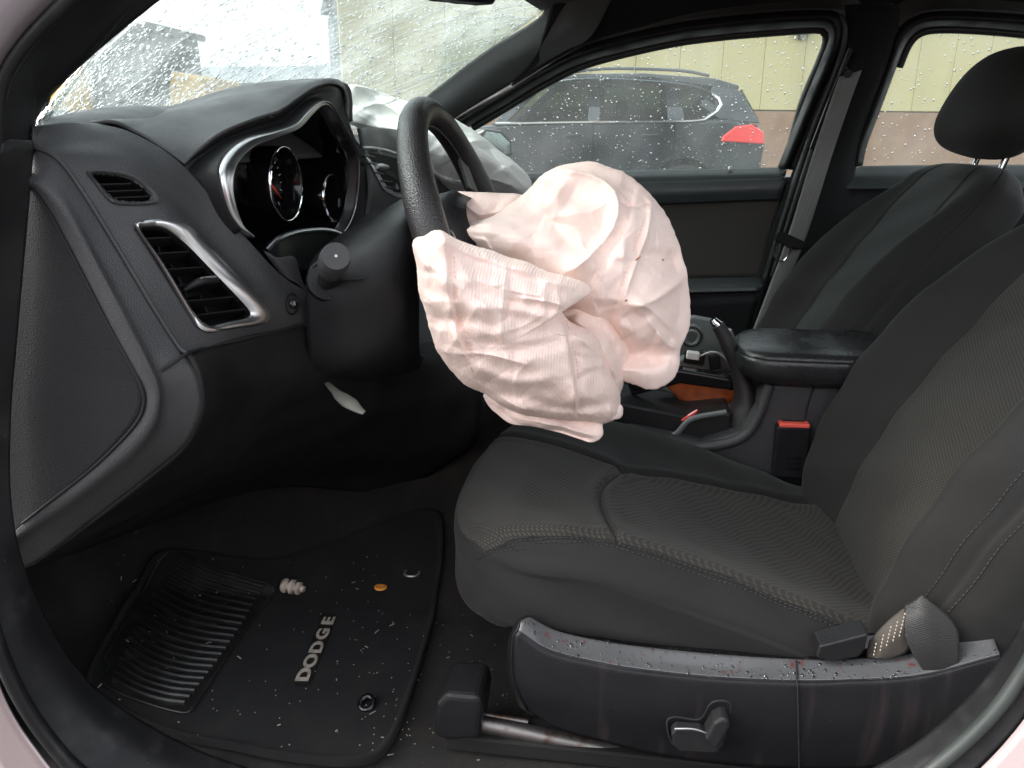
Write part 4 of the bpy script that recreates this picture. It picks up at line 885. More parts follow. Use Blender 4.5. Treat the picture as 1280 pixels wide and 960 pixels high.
kb = tube('stalk_knob', [e_[0], e_[0] * .6 + e_[1] * .4, e_[2] + (e_[1] - e_[2]) * .1, e_[2]], [.0135, .0168, .0172, .015], M['dash'], col, n=14, seg=28)
ndir = (e_[2] - e_[0]) / np.linalg.norm(e_[2] - e_[0])
tube('end_mark', [e_[2], e_[2] + ndir * .0006], .0016, M['print'], kb, seg=10)
tube('tilt_lever', P3([(408, 478, .34), (420, 490, .30), (436, 503, .27), (448, 512, .26), (455, 516, .258)]), [.004, .005, .006, .010, .011, .004], M['blade'], col, n=24, sq=(.45, 1))

# =================================================================== STEERING WHEEL
WC = np.array([-.190, .40, .888]); tilt = R_(20); RW = .184
wx = np.array([-math.sin(tilt), 0, math.cos(tilt)])     # up in the wheel's plane
wnrm = np.array([math.cos(tilt), 0, math.sin(tilt)])    # toward the driver
sw = thing('steering_wheel', 'black leather steering wheel with burst open hub', 'steering wheel', tuple(WC))
pts = [WC + wx * RW * math.cos(t) + EY * RW * math.sin(t) for t in np.linspace(0, 2 * math.pi, 97)[:-1]]
M['armleather'] = mk('wet_armrest_leather', (.018, .019, .020), .22, bump=[('grain', 420, .3, .001)], rvar=(18, .15, .4))
M['leather'] = mk('rim_leather', (.020, .018, .018), .36, bump=[('grain', 520, .5, .0012), ('noise', 50, .1, .002)], rvar=(25, .3, .45))
tv, tf = tube_geo(pts, 1.0, seg=20, closed=True)
tv = tv.reshape(96, 20, 3); cen = np.array(pts)[:, None]; dv_ = tv - cen
an = np.linspace(0, 2 * math.pi, 97)[:-1]
thick = .0180 + .0030 * np.exp(-((np.abs(np.abs(an - math.pi) - math.pi) - 1.25) / .35) ** 2)[:, None, None] * 1.0
tv = cen + dv_ * thick
mesh('rim', tv.reshape(-1, 3), tf, M['leather'], sw)
tube('rim_seam', [WC + wx * (RW - .0186) * math.cos(t) + EY * (RW - .0186) * math.sin(t) for t in np.linspace(0, 2 * math.pi, 97)[:-1]], .0013, M['thread'], sw, closed=True, seg=6)
def wl(u, v, d=0): return WC + EY * u + wx * v + wnrm * d
for pl in ([(.17, .02), (.175, -.035), (.06, -.06), (.06, .055), (.12, .03)], [(-.17, .02), (-.175, -.035), (-.06, -.06), (-.06, .055), (-.12, .03)], [(.05, -.06), (-.05, -.06), (-.035, -.172), (.035, -.172)]):
    prism('spoke', [wl(u, v, -.03) for u, v in pl], wnrm * .022, M['black'], sw, bv=.006, seg=3)
hubp = [(.075, .065), (.0, .085), (-.075, .065), (-.085, .0), (-.065, -.075), (0, -.09), (.065, -.075), (.085, 0)]
hp = cr([wl(u, v, -.045) for u, v in hubp], 40, True)
hv = np.vstack([hp, hp + wnrm * .04 + (WC - hp) * .04, hp + wnrm * .052 + (WC - hp) * .25, hp + wnrm * .03 + (WC - hp) * .35]); hub = mesh('hub', hv, grid_faces(4, 40, cv=True) + [tuple(range(120, 160))], M['soft'], sw)
for s in (1, -1):
    pad = prism('switch_pad', [wl(s * u, v, -.006) for u, v in [(.092, .03), (.135, .022), (.140, -.022), (.095, -.035)]], wnrm * .006, M['gloss'], sw, bv=.002)
    for k in range(3):
        box('button', wl(s * .115, .016 - .016 * k, .0015), (.012, .0055, .0015), M['soft'], pad, np.stack([EY, wx, wnrm], 1), bv=.001)
    tube('pad_trim', [wl(s * u, v, .001) for u, v in [(.09, .033), (.138, .025), (.143, -.024), (.093, -.038)]], .0014, M['silver'], pad, n=40, closed=True, seg=6)
# torn cover flap
prism('cover_flap', [wl(u, v, .01) for u, v in [(.03, .075), (.085, .06), (.08, .10), (.04, .115)]], wnrm * .004 + wx * .004, M['soft'], sw, bv=.0015)

# =================================================================== DRIVER AIRBAG
ab = thing('driver_airbag', 'burst pale pink driver airbag hanging crumpled from the steering wheel hub', 'airbag', tuple(WC + wnrm * .03))
up = [(548, 287), (575, 279), (610, 271), (645, 250), (668, 228), (692, 210), (716, 204), (742, 203), (765, 210), (778, 214), (803, 233), (818, 248), (832, 268), (843, 290), (852, 315), (859, 345), (863, 372), (861, 405), (856, 425), (850, 440), (849, 458), (842, 474), (828, 485), (812, 488), (795, 482), (772, 472), (745, 455), (715, 432), (690, 405), (665, 375), (630, 345), (590, 322), (560, 306)]
cu_ = [([(560, 284), (620, 300), (680, 325), (735, 350)], .020, 26, 'g'),
       ([(690, 212), (740, 225), (765, 250), (760, 290), (725, 330), (700, 345)], .020, 9, 'r'), ([(700, 240), (735, 265), (742, 300), (715, 325)], -.018, 22, 'g'),
       ([(645, 256), (680, 275), (705, 300), (700, 322)], -.010, 12, 'g'), ([(600, 282), (660, 268), (700, 240)], .012, 16, 'g'), ([(705, 420), (740, 430), (775, 425)], -.035, 26, 'g'), ([(690, 372), (715, 400), (745, 425)], -.02, 14, 'g'),
       ([(765, 255), (790, 262), (812, 255)], -.010, 6, 'r'), ([(812, 250), (800, 300), (782, 345), (770, 380)], .010, 4, 'r'), ([(790, 245), (770, 300), (745, 345)], -.008, 10, 's'),
       ([(770, 378), (800, 384), (835, 410), (852, 430)], .012, 8, 'r'), ([(770, 378), (760, 410), (790, 440), (835, 452)], -.014, 14, 'g'),
       ([(780, 385), (815, 372), (858, 345)], .010, 6, 'r'), ([(800, 395), (825, 425), (845, 436)], .010, 5, 'r'), ([(765, 290), (800, 320), (855, 330)], -.008, 12, 'g'),
       ([(720, 300), (735, 330), (748, 352)], .007, 5, 'r'), ([(720, 445), (770, 462), (830, 455), (850, 440)], .008, 10, 'r'), ([(700, 400), (740, 430), (790, 445), (830, 445)], -.012, 16, 'g')]
V1, F1, _ = lobe(up, (752, 318), .40, .062, .075, cu_, tilt=(.0002, -.0002), noise=.0035, seedv=11, ncr=34)
lo_ = [(517, 302), (530, 294), (548, 288), (575, 300), (610, 312), (650, 326), (690, 340), (722, 350), (742, 362), (728, 371), (710, 378), (702, 387), (712, 402), (735, 412), (748, 424), (756, 445), (763, 462), (770, 480), (775, 495), (776, 512), (774, 522), (758, 528), (735, 528), (700, 524), (660, 520), (630, 508), (605, 492), (580, 480), (562, 462), (548, 440), (540, 420), (532, 392), (524, 365), (521, 335)]
cl_ = [([(548, 290), (610, 318), (670, 340), (720, 362)], .022, 12, 'g'), ([(562, 290), (568, 350), (575, 400), (590, 450)], .009, 5, 's'),
       ([(700, 385), (705, 410), (712, 450), (716, 480), (720, 515)], .012, 5, 's'), ([(640, 372), (636, 395), (628, 400)], -.008, 4, 'r'),
       ([(600, 420), (640, 432), (690, 425), (712, 415)], -.010, 9, 'g'), ([(590, 450), (640, 470), (690, 468)], .010, 9, 'g'), ([(545, 352), (600, 350), (640, 360), (700, 370)], .010, 14, 'g'),
       ([(540, 400), (590, 398), (630, 410)], -.009, 9, 'g'), ([(560, 440), (610, 438), (660, 450)], .007, 6, 'r'), ([(605, 490), (650, 492), (700, 505), (770, 500)], -.008, 8, 'g'),
       ([(712, 415), (745, 440), (765, 480), (772, 512)], .010, 6, 'r'), ([(650, 372), (690, 378), (702, 384)], .012, 7, 'r'), ([(530, 340), (560, 344), (568, 350)], -.006, 6, 'r'),
       ([(600, 380), (640, 385), (690, 395)], .007, 7, 'g')]
V2, F2, pix = lobe(lo_, (638, 425), .262, .07, .10, cl_, tilt=(.0005, .0002), noise=.0035, seedv=12, ncr=40)
bt = [(606, 492), (640, 500), (700, 510), (750, 518), (775, 505), (777, 522), (755, 528), (753, 545), (740, 553), (722, 548), (700, 541), (665, 533), (640, 530), (622, 518), (612, 508)]
V3, F3, _ = lobe(bt, (690, 520), .345, .02, .05, [([(640, 520), (690, 528), (745, 545)], .008, 5, 'r'), ([(625, 508), (680, 530)], -.006, 5, 'r'), ([(700, 520), (752, 528)], -.006, 4, 'r')], nr=40, nth=160, noise=.003, seedv=13)
fl = [(566, 242), (590, 240), (620, 241), (650, 243), (660, 252), (650, 275), (610, 290), (570, 292), (562, 268)]
V4, F4, _ = lobe(fl, (608, 264), .42, .012, .03, [([(575, 248), (600, 270), (640, 262)], .006, 6, 'r')], nr=30, nth=120, noise=.002, seedv=14, crump=.4)
inn = [(700, 384), (735, 372), (770, 392), (785, 430), (782, 470), (772, 500), (755, 520), (735, 510), (718, 470), (708, 425)]
V5, F5, _ = lobe(inn, (745, 440), .385, .055, .04, [([(705, 392), (740, 420), (765, 470)], .010, 6, 'r'), ([(720, 400), (752, 412), (772, 440)], -.008, 8, 'g')], nr=50, nth=160, noise=.003, seedv=15)
v, f = join([(V1, F1), (V4, F4), (V5, F5), (V3, F3)]); mesh('upper_fold', v, f, M['airbag'], ab)
mesh('lower_fold', V2, F2, M['airbag_rib'], ab)
# neck running back into the hub
S('neck', [[(-.16, .37, .92), (-.15, .40, .935), (-.15, .44, .935), (-.16, .47, .92), (-.16, .46, .86), (-.16, .38, .86)],
           [(-.10, .40, .91), (-.09, .42, .925), (-.09, .45, .92), (-.10, .47, .90), (-.10, .46, .85), (-.10, .40, .85)],
           [(-.02, .41, .89), (-.02, .42, .90), (-.02, .44, .90), (-.02, .45, .88), (-.02, .44, .84), (-.02, .41, .84)]], M['airbag'], ab, n=50, m=8, closed=True, solid=0)
L1 = V1.reshape(-1, 3)
def onV(Vv, x, y, lift=.002):
    Vf = Vv[:90 * 300]; q = proj(Vf); d = np.linalg.norm(q - np.array([x, y]), axis=1); k = d.argmin(); p = Vf[k]; c = CAM_POS - p; return p + c / np.linalg.norm(c) * lift
for (a, b), sz in (((797, 324), 3.2), ((783, 376), 1.5), ((829, 325), 1.0)):
    p = onV(V1, a, b); tube('dark_speck', [p - np.array([.002, 0, .0015]) * sz / 2, p + np.array([.002, 0, .002]) * sz / 2], [.0003, .0012, .0003], M['amber'], ab, n=8, seg=6)
M['pinkthread'] = mk('pink_thread', (.78, .60, .54), .7)
for ln in ([(812, 252), (803, 280), (792, 312), (781, 345), (771, 380)],): stitches('seam_stitching', cr(np.array([onV(V1, a, b, .0015) for a, b in ln]), 60), ab, L=.003, gap=.0022, r=.0006, mat=M['pinkthread'])
for ln in ([(566, 300), (569, 345), (576, 395), (592, 445), (612, 480)], [(712, 392), (716, 430), (724, 470), (728, 510)]): stitches('seam_stitching', cr(np.array([onV(V2, a, b, .0015) for a, b in ln]), 60), ab, L=.003, gap=.0022, r=.0006, mat=M['pinkthread'])
# =================================================================== PASSENGER AIRBAG
pa = thing('passenger_airbag', 'burst white passenger airbag lying deflated over the dashboard top', 'airbag', (-.42, 1.05, 1.0))
po = [(430, 150), (428, 118), (438, 106), (455, 108), (478, 116), (500, 124), (525, 130), (548, 138), (575, 152), (605, 172), (630, 192), (650, 208), (664, 226), (660, 240), (640, 246), (600, 245), (560, 238), (530, 220), (500, 192), (478, 168), (455, 158)]
pcre = [([(435, 118), (470, 122), (520, 140), (570, 170)], .03, 8, 'r'), ([(440, 135), (480, 145), (530, 175)], -.025, 8, 'g'), ([(450, 150), (475, 140), (500, 150), (540, 190)], .02, 5, 'r'), ([(560, 165), (610, 200), (650, 225)], .02, 16, 'g'), ([(590, 185), (600, 215), (590, 240)], .012, 8, 'r'), ([(610, 190), (630, 220)], -.01, 8, 'r'), ([(575, 225), (620, 232), (650, 240)], .015, 6, 'r')]
V6, F6, _ = lobe(po, (545, 190), .98, .10, .10, pcre, tilt=(-.0002, .0), noise=.008, seedv=21, ncr=30)
mesh('bag_cloth', V6, F6, M['airbag_w'], pa)

# =================================================================== SEATS
def zt(x): return .004 + np.interp(x, [-.25, -.2, -.12, 0, .1, .2, .3, .42], [.540, .552, .560, .556, .530, .496, .458, .425])
def cushion(parent, yc, mats, near=True):
    ol = cr(np.array([(-.222, 0), (-.214, .11), (-.180, .195), (-.11, .238), (0, .250), (.15, .252), (.30, .25), (.42, .24), (.44, .12), (.44, -.12), (.42, -.22), (.30, -.236), (.15, -.238), (0, -.238), (-.10, -.230), (-.172, -.188), (-.210, -.11)]), 640, True)
    c0 = np.array([.10, 0.])
    prof = [(r, 0, 0) for r in np.linspace(.0, .80, 120)] + [(.80 + .20 * math.sin(a), 1 - math.cos(a), 0) for a in np.linspace(.05, math.pi / 2, 34)]
    prof += [(1.0 + .0 * t, 1, t) for t in np.linspace(.05, .7, 14)] + [(1 - .06 * (t * t), 1, .7 + .3 * t) for t in np.linspace(.1, 1, 8)]
    pr = np.array(prof); Q = c0 + pr[:, 0][:, None, None] * (ol[None] - c0)
    x, y = Q[..., 0], Q[..., 1]
    roll = .034; side = .055
    z = zt(x) - roll * pr[:, 1][:, None] - np.interp(x, [-.2, 0, .2], [.110, .085, .055]) * pr[:, 2][:, None]
    r_ = pr[:, 0][:, None]
    z = z + .010 * np.exp(-((np.abs(y) - .185) / .045) ** 2) * (r_ < .95) - .012 * np.exp(-((y / .13) ** 2)) * np.exp(-((x - .13) / .16) ** 2)
    PL = np.stack([x, y], -1)
    top = (pr[:, 2][:, None] == 0)
    seams = [[(.012, -.200), (.0, -.15), (-.012, -.07), (-.002, -.01), (.022, .035), (.07, .065), (.15, .095), (.38, .17)], [(-.165, -.200), (-.12, -.205), (.0, -.200), (.14, -.198), (.40, -.205)], [(.022, .035), (-.04, .075), (-.12, .11), (-.19, .14)]]
    for s_ in seams:
        d, _, _ = seglen(PL, cr(s_, 50)); z = z - .0055 * np.exp(-(d / .0045) ** 2) + .002 * np.exp(-((d - .012) / .008) ** 2) * top
    z = z + .0015 * np.sin(x * 60 + y * 23) * np.sin(y * 37) * top
    # wrinkles on the outer side
    side_m = pr[:, 2][:, None] > 0
    puff = .004 * np.sin(x * 24 + z * 60) * side_m
    y2 = y + np.sign(y) * puff
    V = np.stack([x, yc + y2, z], -1)
    n, m = len(pr), 640
    F = grid_faces(n, m, cv=True)
    cen = np.array([(PL[f[0] // m, f[0] % m] + PL[f[2] // m, f[2] % m]) / 2 for f in F]); ri = np.array([f[0] // m for f in F])
    ins = [(.012, -.200), (.0, -.15), (-.012, -.07), (-.002, -.01), (.022, .035), (.07, .065), (.15, .095), (.46, .20), (.46, -.204), (.14, -.198)]
    fr = [(-.23, -.20), (-.165, -.200), (-.12, -.205), (.012, -.200), (.0, -.15), (-.012, -.07), (-.002, -.01), (.022, .035), (-.04, .075), (-.12, .11), (-.19, .142)]
    mI = inpoly(cen, ins) & (pr[ri, 2] == 0); mF = inpoly(cen, fr) & (pr[ri, 1] < .62) & ~mI
    Vf = V.reshape(-1, 3)
    objs = []
    for nm, msk, mt in (('cushion_insert', mI, mats[0]), ('cushion_front_panel', mF, mats[0]), ('cushion_cover', ~(mI | mF), mats[1])):
        fs = [F[i] for i in np.nonzero(msk)[0]]; used = sorted({i for f in fs for i in f}); mp = {u: i for i, u in enumerate(used)}
        objs.append(mesh(nm, Vf[used], [tuple(mp[i] for i in f) for f in fs], mt, parent))
    if near:
        def onc(l, dz=.0012):
            out = []
            for a, b in cr(np.array(l), 60):
                d = ((V[:154, :, 0] - a) ** 2 + (V[:154, :, 1] - yc - b) ** 2); k = np.unravel_index(d.argmin(), d.shape); out.append(V[k] + np.array([0, 0, dz]))
            return out
        tube('seam_piping', onc([(-.165, -.200), (-.12, -.2045), (.0, -.2), (.14, -.198), (.38, -.204)], -.0008), .0022, mats[1], parent, seg=6)
        tube('seam_piping', onc([(.012, -.200), (.0, -.15), (-.012, -.07), (-.002, -.01), (.022, .035), (.07, .065), (.15, .095), (.36, .165)], .0), .0018, mats[1], parent, seg=6)
        for dy in (-.2115, -.2165):
            stitches('stitching', onc([(-.15, dy + .012), (-.11, dy), (.0, dy + .002), (.14, dy + .003), (.38, dy)]), parent)
    return objs
def backrest(parent, yc, mats, near=True):
    path = cr(np.array([(.375, .41), (.400, .50), (.455, .62), (.530, .75), (.600, .87), (.675, .985)]), 130)
    tt = np.linspace(0, 1, 130)
    hw = np.interp(tt, [0, .2, .45, .65, .82, .93, 1], [.232, .252, .256, .250, .232, .208, .180])
    bol = np.interp(tt, [0, .2, .4, .6, .75, .88, 1], [.050, .078, .085, .075, .045, .012, 0])
    dep = np.interp(tt, [0, .5, 1], [.045, .055, .045])
    close = np.where(tt > .90, np.sqrt(np.clip(1 - ((tt - .90) / .10) ** 2, 0, 1)), 1)
    ph = np.linspace(0, 2 * math.pi, 361)[:-1]
    c, s = np.cos(ph), np.sin(ph)
    u = np.sign(c) * np.abs(c) ** .62
    V = np.zeros((130, 360, 3))
    tan = np.gradient(path, axis=0); tan /= np.linalg.norm(tan, axis=1, keepdims=True); nf = np.stack([-tan[:, 1], tan[:, 0]], -1)   # forward normal (x, z)
    for i in range(130):
        front = s > 0
        d = np.where(front, dep[i] * np.abs(s) ** .6, -.06 * np.abs(s) ** .5) * close[i]
        b = bol[i] * np.exp(-(((np.abs(u) - .80) / .17) ** 2)) * np.where(front, np.abs(s) ** .35, 0)
        seamg = 0
        for us in (.50, -.50): seamg = seamg - .006 * np.exp(-((u - us) / .014) ** 2) * front
        for us in (-.93,): seamg = seamg - .004 * np.exp(-((u - us) / .008) ** 2) * front
        lum = .016 * np.exp(-((tt[i] - .28) / .2) ** 2) * np.exp(-(u / .4) ** 2) * front
        f = d + b + seamg + lum - .02
        W2 = hw[i] * (.55 + .45 * close[i]) if tt[i] > .9 else hw[i]
        V[i, :, 0] = path[i, 0] + nf[i, 0] * f; V[i, :, 2] = path[i, 1] + nf[i, 1] * f; V[i, :, 1] = yc + u * W2
    V[:, :, 0] += .0015 * np.sin(V[:, :, 2] * 70 + V[:, :, 1] * 31)
    F = grid_faces(130, 360, cv=True) + [tuple(129 * 360 + k for k in range(360))]
    idx = np.array([f[0] % 360 for f in F]); uu = u[idx]; isf = (s[idx] > 0) & (np.array([f[0] // 360 for f in F]) < 118)
    mI = isf & (np.abs(uu) < .50)
    Vf = V.reshape(-1, 3)
    for nm, msk, mt in (('backrest_insert', mI, mats[0]), ('backrest_cover', ~mI, mats[1])):
        fs = [F[i] for i in np.nonzero(msk)[0]]; used = sorted({i for f in fs for i in f}); mp = {q: i for i, q in enumerate(used)}
        mesh(nm, Vf[used], [tuple(mp[i] for i in f) for f in fs], mt, parent)
    for uo in (-.905, -.955):
        k = int(np.argmin(np.abs(u - uo) + (s < 0) * 9)); stitches('stitching', V[8:112, k] + np.array([-.001, -.0008, 0]), parent)
    return V
ds = thing('driver_car_seat', 'black driver seat with woven insert, power switch and wet side valance nearest the open door', 'car seat', (.12, .42, .26))
cushion(ds, .43, (M['insert'], M['seat'])); backrest(ds, .42, (M['insert'], M['seat']))
ps = thing('passenger_car_seat', 'dark passenger seat with headrest on chrome posts beside the far door', 'car seat', (.12, 1.08, .26))
cushion(ps, 1.08, (M['seat_far'], M['seat']), near=False); backrest(ps, 1.06, (M['seat_far'], M['seat']))
# headrest
def superell(name, c, h, mat, parent, R=np.eye(3), e=.7, n=40, m=56, shape=None):
    V = []
    for i in range(n + 1):
        a = -math.pi / 2 + math.pi * i / n
        for j in range(m):
            b = 2 * math.pi * j / m
            f = lambda q, k: math.copysign(abs(q) ** k, q)
            p = np.array([f(math.cos(a), e) * f(math.cos(b), e), f(math.cos(a), e) * f(math.sin(b), e), f(math.sin(a), e)])
            if shape: p = shape(p)
            V.append(np.asarray(c) + R @ (p * h))
    return mesh(name, V, grid_faces(n + 1, m, cv=True), mat, parent)
Rh = rot('Y', R_(16))
hr = superell('headrest', (.700, 1.06, 1.090), (.062, .155, .100), M['seat'], ps, Rh, e=.72, shape=lambda p: np.array([p[0] * (1 - .25 * p[2]) , p[1] * (1 - .12 * max(p[2], 0)), p[2]]))
for yy in (1.0, 1.12):
    tube('headrest_post', [(.700, yy, .955), (.712, yy, 1.0), (.72, yy, 1.05)], .006, M['bright'], ps, n=8, seg=14)
    tube('post_collar', [(.698, yy, .958), (.701, yy, .972)], .011, M['black'], ps, seg=14)
# driver seat side valance
va = [(674, 765, .212), (730, 771, .212), (787, 780, .212), (860, 788, .212), (936, 795, .212), (1000, 795, .212), (1060, 793, .212), (1150, 786, .212), (1240, 770, .212)]
vb = [(668, 775, .195), (715, 790, .195), (787, 801, .195), (860, 809, .195), (936, 815, .195), (1000, 818, .195), (1060, 817, .195), (1150, 808, .195), (1240, 788, .195)]
vc = [(662, 771, .178), (698, 789, .178), (757, 802, .176), (817, 810, .176), (900, 818, .176), (995, 824, .176), (1060, 824, .176), (1140, 817, .176), (1240, 790, .178)]
vd = [(652, 776, .168), (690, 803, .164), (757, 818, .162), (817, 827, .162), (900, 836, .162), (995, 840, .162), (1060, 839, .162), (1145, 833, .162), (1245, 806, .165)]
ve = [(648, 788, .160), (688, 812, .155), (757, 829, .152), (817, 838, .152), (900, 846, .152), (995, 850, .152), (1060, 849, .152), (1150, 843, .152), (1250, 818, .155)]
vf = [(642, 800, .158), (684, 824, .149), (757, 842, .146), (817, 850, .146), (900, 858, .146), (995, 862, .146), (1060, 860, .146), (1150, 854, .146), (1250, 830, .15)]
vg = [(643, 850, .158), (684, 868, .147), (757, 885, .143), (817, 893, .143), (900, 900, .143), (995, 906, .143), (1060, 905, .143), (1150, 898, .143), (1250, 880, .15)]
vh = [(660, 888, .165), (700, 912, .156), (757, 928, .152), (817, 943, .152), (900, 955, .152), (995, 962, .152), (1060, 962, .152), (1150, 955, .152), (1250, 940, .155)]
S('valance', [P3(x) for x in (ve, vf, vg, vh)], M['valance'], ds, n=90, m=10, solid=.003)
VT = S('x', [P3(x) for x in (vc, vd, ve)], None, n=90, m=6, raw=True)
S('valance_top', [P3(x) for x in (vc, vd, ve)], M['wet_skylit'], ds, n=90, m=6, solid=.003)  # paler than the side: sky light on the upward face is in the colour
VU = S('x', [P3(x) for x in (va, vb, vc)], None, n=90, m=6, raw=True)
S('valance_trough', [P3(x) for x in (va, vb, vc)], M['gloss'], ds, n=90, m=6, solid=.003)
S('valance_nose', [P3([(662, 771, .178), (652, 776, .168), (648, 788, .160), (642, 800, .158), (643, 850, .158), (660, 888, .165)]), P3([(655, 772, .20), (646, 780, .19), (640, 794, .185), (637, 806, .182), (638, 850, .182), (650, 880, .18)]), P3([(664, 770, .225), (660, 782, .225), (652, 800, .225), (650, 820, .225), (650, 850, .225), (658, 870, .22)])], M['valance'], ds, n=30, m=5, solid=.002)
tube('valance_seam', P3([(995, 825, .1745), (996, 840, .1605), (996, 850, .1505), (997, 862, .1445), (998, 906, .1415), (999, 960, .1505)]), .0011, M['void'], ds, n=30, seg=6)
drops('water_drops', VT, 260, .0008, .0026, ds, side=-1, stretch=(1, 1.3), flat=.5, seedv=31, lift=.0002)
drops('water_drops', VT, 260, .0008, .0026, ds, side=1, stretch=(1, 1.3), flat=.5, seedv=32, lift=.0002)
drops('water_drops', VU, 240, .0007, .0022, ds, side=1, flat=.5, seedv=33, lift=.0002)
drops('water_drops', VU, 240, .0007, .0022, ds, side=-1, flat=.5, seedv=34, lift=.0002)
# power seat switch
sv = np.array([.0, -.012, 0])
swb = prism('seat_switch', P3([(838, 906, .144), (844, 900, .144), (874, 902, .144), (892, 911, .144), (903, 920, .144), (894, 931, .144), (848, 929, .144), (840, 921, .144)]), sv * 1.2, M['soft'], ds, bv=.003, seg=3)
prism('recline_switch', P3([(878, 906, .146), (889, 886, .146), (899, 880, .146), (908, 882, .146), (910, 890, .146), (900, 908, .146), (893, 919, .146), (884, 914, .146)]), sv * 2.0, M['soft'], ds, bv=.004, seg=3)
tube('switch_edge', P3([(843, 911, .1285), (870, 912, .1285), (900, 924, .1285)]), .0010, M['silver'], swb, n=12, seg=6)
tube('switch_shadow_gap', P3([(834, 905, .1435), (843, 896, .1435), (874, 899, .1435), (888, 880, .1435), (902, 876, .1435), (914, 882, .1435), (908, 906, .1435), (904, 924, .1435), (895, 935, .1435), (846, 933, .1435)]), .0016, M['void'], ds, n=60, closed=True, seg=6)
# dark cloth tucked at the back corner of the seat
# seat rail and its end cover
rv = W(603, 905, Y=.20); re_ = W(860, 957, Y=.20)
tube('seat_rail', [rv, (rv + re_) / 2, re_ + (re_ - rv) * .3], .011, M['metal'], ds, n=10, seg=16)
tube('rail_rod', [W(598, 893, Y=.215), W(660, 903, Y=.215)], .005, M['metal'], ds, seg=10)
prism('rail_cover', P3([(540, 905, .17), (545, 880, .17), (556, 868, .17), (600, 872, .17), (604, 888, .17), (600, 925, .17), (560, 928, .17), (542, 922, .17)]), (0, .07, 0), M['black'], ds, bv=.008, seg=3)
box('rail_base', (.12, .21, .272), (.32, .025, .012), M['void'], ds, bv=.003)
box('seat_frame', (.14, .42, .34), (.24, .19, .06), M['void'], ds, bv=.01)
prism('inner_bracket', P3([(958, 605, .675), (1038, 576, .675), (1042, 620, .675), (1000, 632, .675)]), (0, .02, 0), M['black'], ds, bv=.004)
tube('bracket_edge', P3([(962, 604, .674), (1000, 590, .674), (1036, 577, .674)]), .0022, M['dash'], ds, n=10, seg=6)

# =================================================================== NEAR SEAT BELT
nb = thing('seat_belt', 'driver belt webbing twisted over the anchor at the rear corner of the wet valance', 'seat belt', tuple(W(1150, 800, Y=.18)))
S('stitched_webbing', [P3([(1083, 822, .180), (1087, 802, .18), (1112, 774, .182), (1142, 751, .19)]), P3([(1096, 823, .168), (1108, 808, .168), (1126, 788, .170), (1142, 765, .176)]), P3([(1108, 824, .168), (1132, 816, .168), (1140, 800, .170), (1146, 780, .176)])], M['web2'], nb, n=30, solid=.0016)
S('webbing', [P3([(1131, 756, .186), (1130, 774, .174), (1131, 794, .166), (1140, 816, .160), (1156, 842, .156), (1170, 868, .156)]),
              P3([(1142, 750, .185), (1154, 768, .170), (1164, 790, .161), (1170, 814, .155), (1177, 842, .153), (1183, 870, .154)]),
              P3([(1152, 744, .184), (1180, 765, .172), (1197, 787, .164), (1199, 812, .158), (1197, 842, .155), (1194, 868, .156)])], M['web'], nb, n=40, m=8, solid=.0016)
for k in range(5):
    a = P3([(1092 + k * 8, 820 - k * 6, .1655), (1096 + k * 9, 800 - k * 9, .1665)])
    stitches('box_stitching', cr(a, 12), nb, L=.0028, gap=.0018, r=.0008, mat=M['thread_w'])
prism('anchor_cover', P3([(1020, 822, .165), (1024, 808, .165), (1086, 792, .165), (1082, 812, .165), (1074, 822, .165), (1040, 828, .165)]), (0, .03, 0), M['black'], nb, bv=.003, seg=3)
prism('anchor_block', P3([(1168, 800, .185), (1176, 778, .185), (1240, 768, .185), (1252, 800, .185), (1240, 840, .185), (1180, 850, .185)]), (0, .03, 0), M['black'], nb, bv=.006, seg=3)

# =================================================================== CONSOLE
cs = thing('centre_console', 'black centre console between the seats with a padded wet armrest lid', 'console', (.2, .74, .3))
prism('console_side', P3([(955, 476, .665), (1075, 484, .665), (1090, 640, .665), (820, 660, .665), (700, 620, .665), (640, 570, .665), (700, 548, .665), (790, 538, .665), (840, 548, .665), (880, 556, .665), (925, 542, .665), (948, 512, .665)]), (0, .15, 0), M['dash'], cs, bv=.012, seg=4)
tube('console_bead', P3([(862, 560, .662), (900, 556, .662), (930, 545, .662), (948, 520, .662), (962, 480, .662)]), .009, M['dash'], cs, n=30, seg=12)
tube('console_seam', P3([(1018, 482, .662), (1010, 505, .662), (1006, 524, .662)]), .0013, M['void'], cs, n=10, seg=6)
tube('console_trim', P3([(760, 562, .69), (800, 558, .69), (842, 544, .69), (864, 524, .69), (908, 515, .69)]), .005, M['greyp'], cs, n=30, seg=8, sq=(1, .6))
prism('console_tray', P3([(640, 520, .70), (760, 500, .70), (860, 520, .70), (915, 515, .70), (915, 545, .70), (640, 580, .70)]), (0, .12, 0), M['soft'], cs, bv=.006)
lid_o = [(.205, -.02), (.215, -.07), (.25, -.095), (.33, -.10), (.45, -.10), (.52, -.095), (.53, 0), (.52, .095), (.33, .10), (.25, .095), (.215, .06)]
ol = cr(np.array(lid_o), 160, True); cc = np.array([.37, 0])
pr = [(0, .0), (.5, 0), (.86, -.001), (.94, -.004), (.975, -.009), (.982, -.0125), (.976, -.0135), (.99, -.0155), (1.0, -.022), (.99, -.036), (.95, -.050), (.86, -.058), (.5, -.062), (0, -.062)]
V = [(cc[0] + (p[0] - cc[0]) * r, .735 + p[1] * r, .695 - .01 * (p[0] - .2) * 0 + h) for r, h in pr for p in ol]
lid = mesh('armrest_lid', V, grid_faces(len(pr), 160, cv=True), M['armleather'], cs, auto=60)
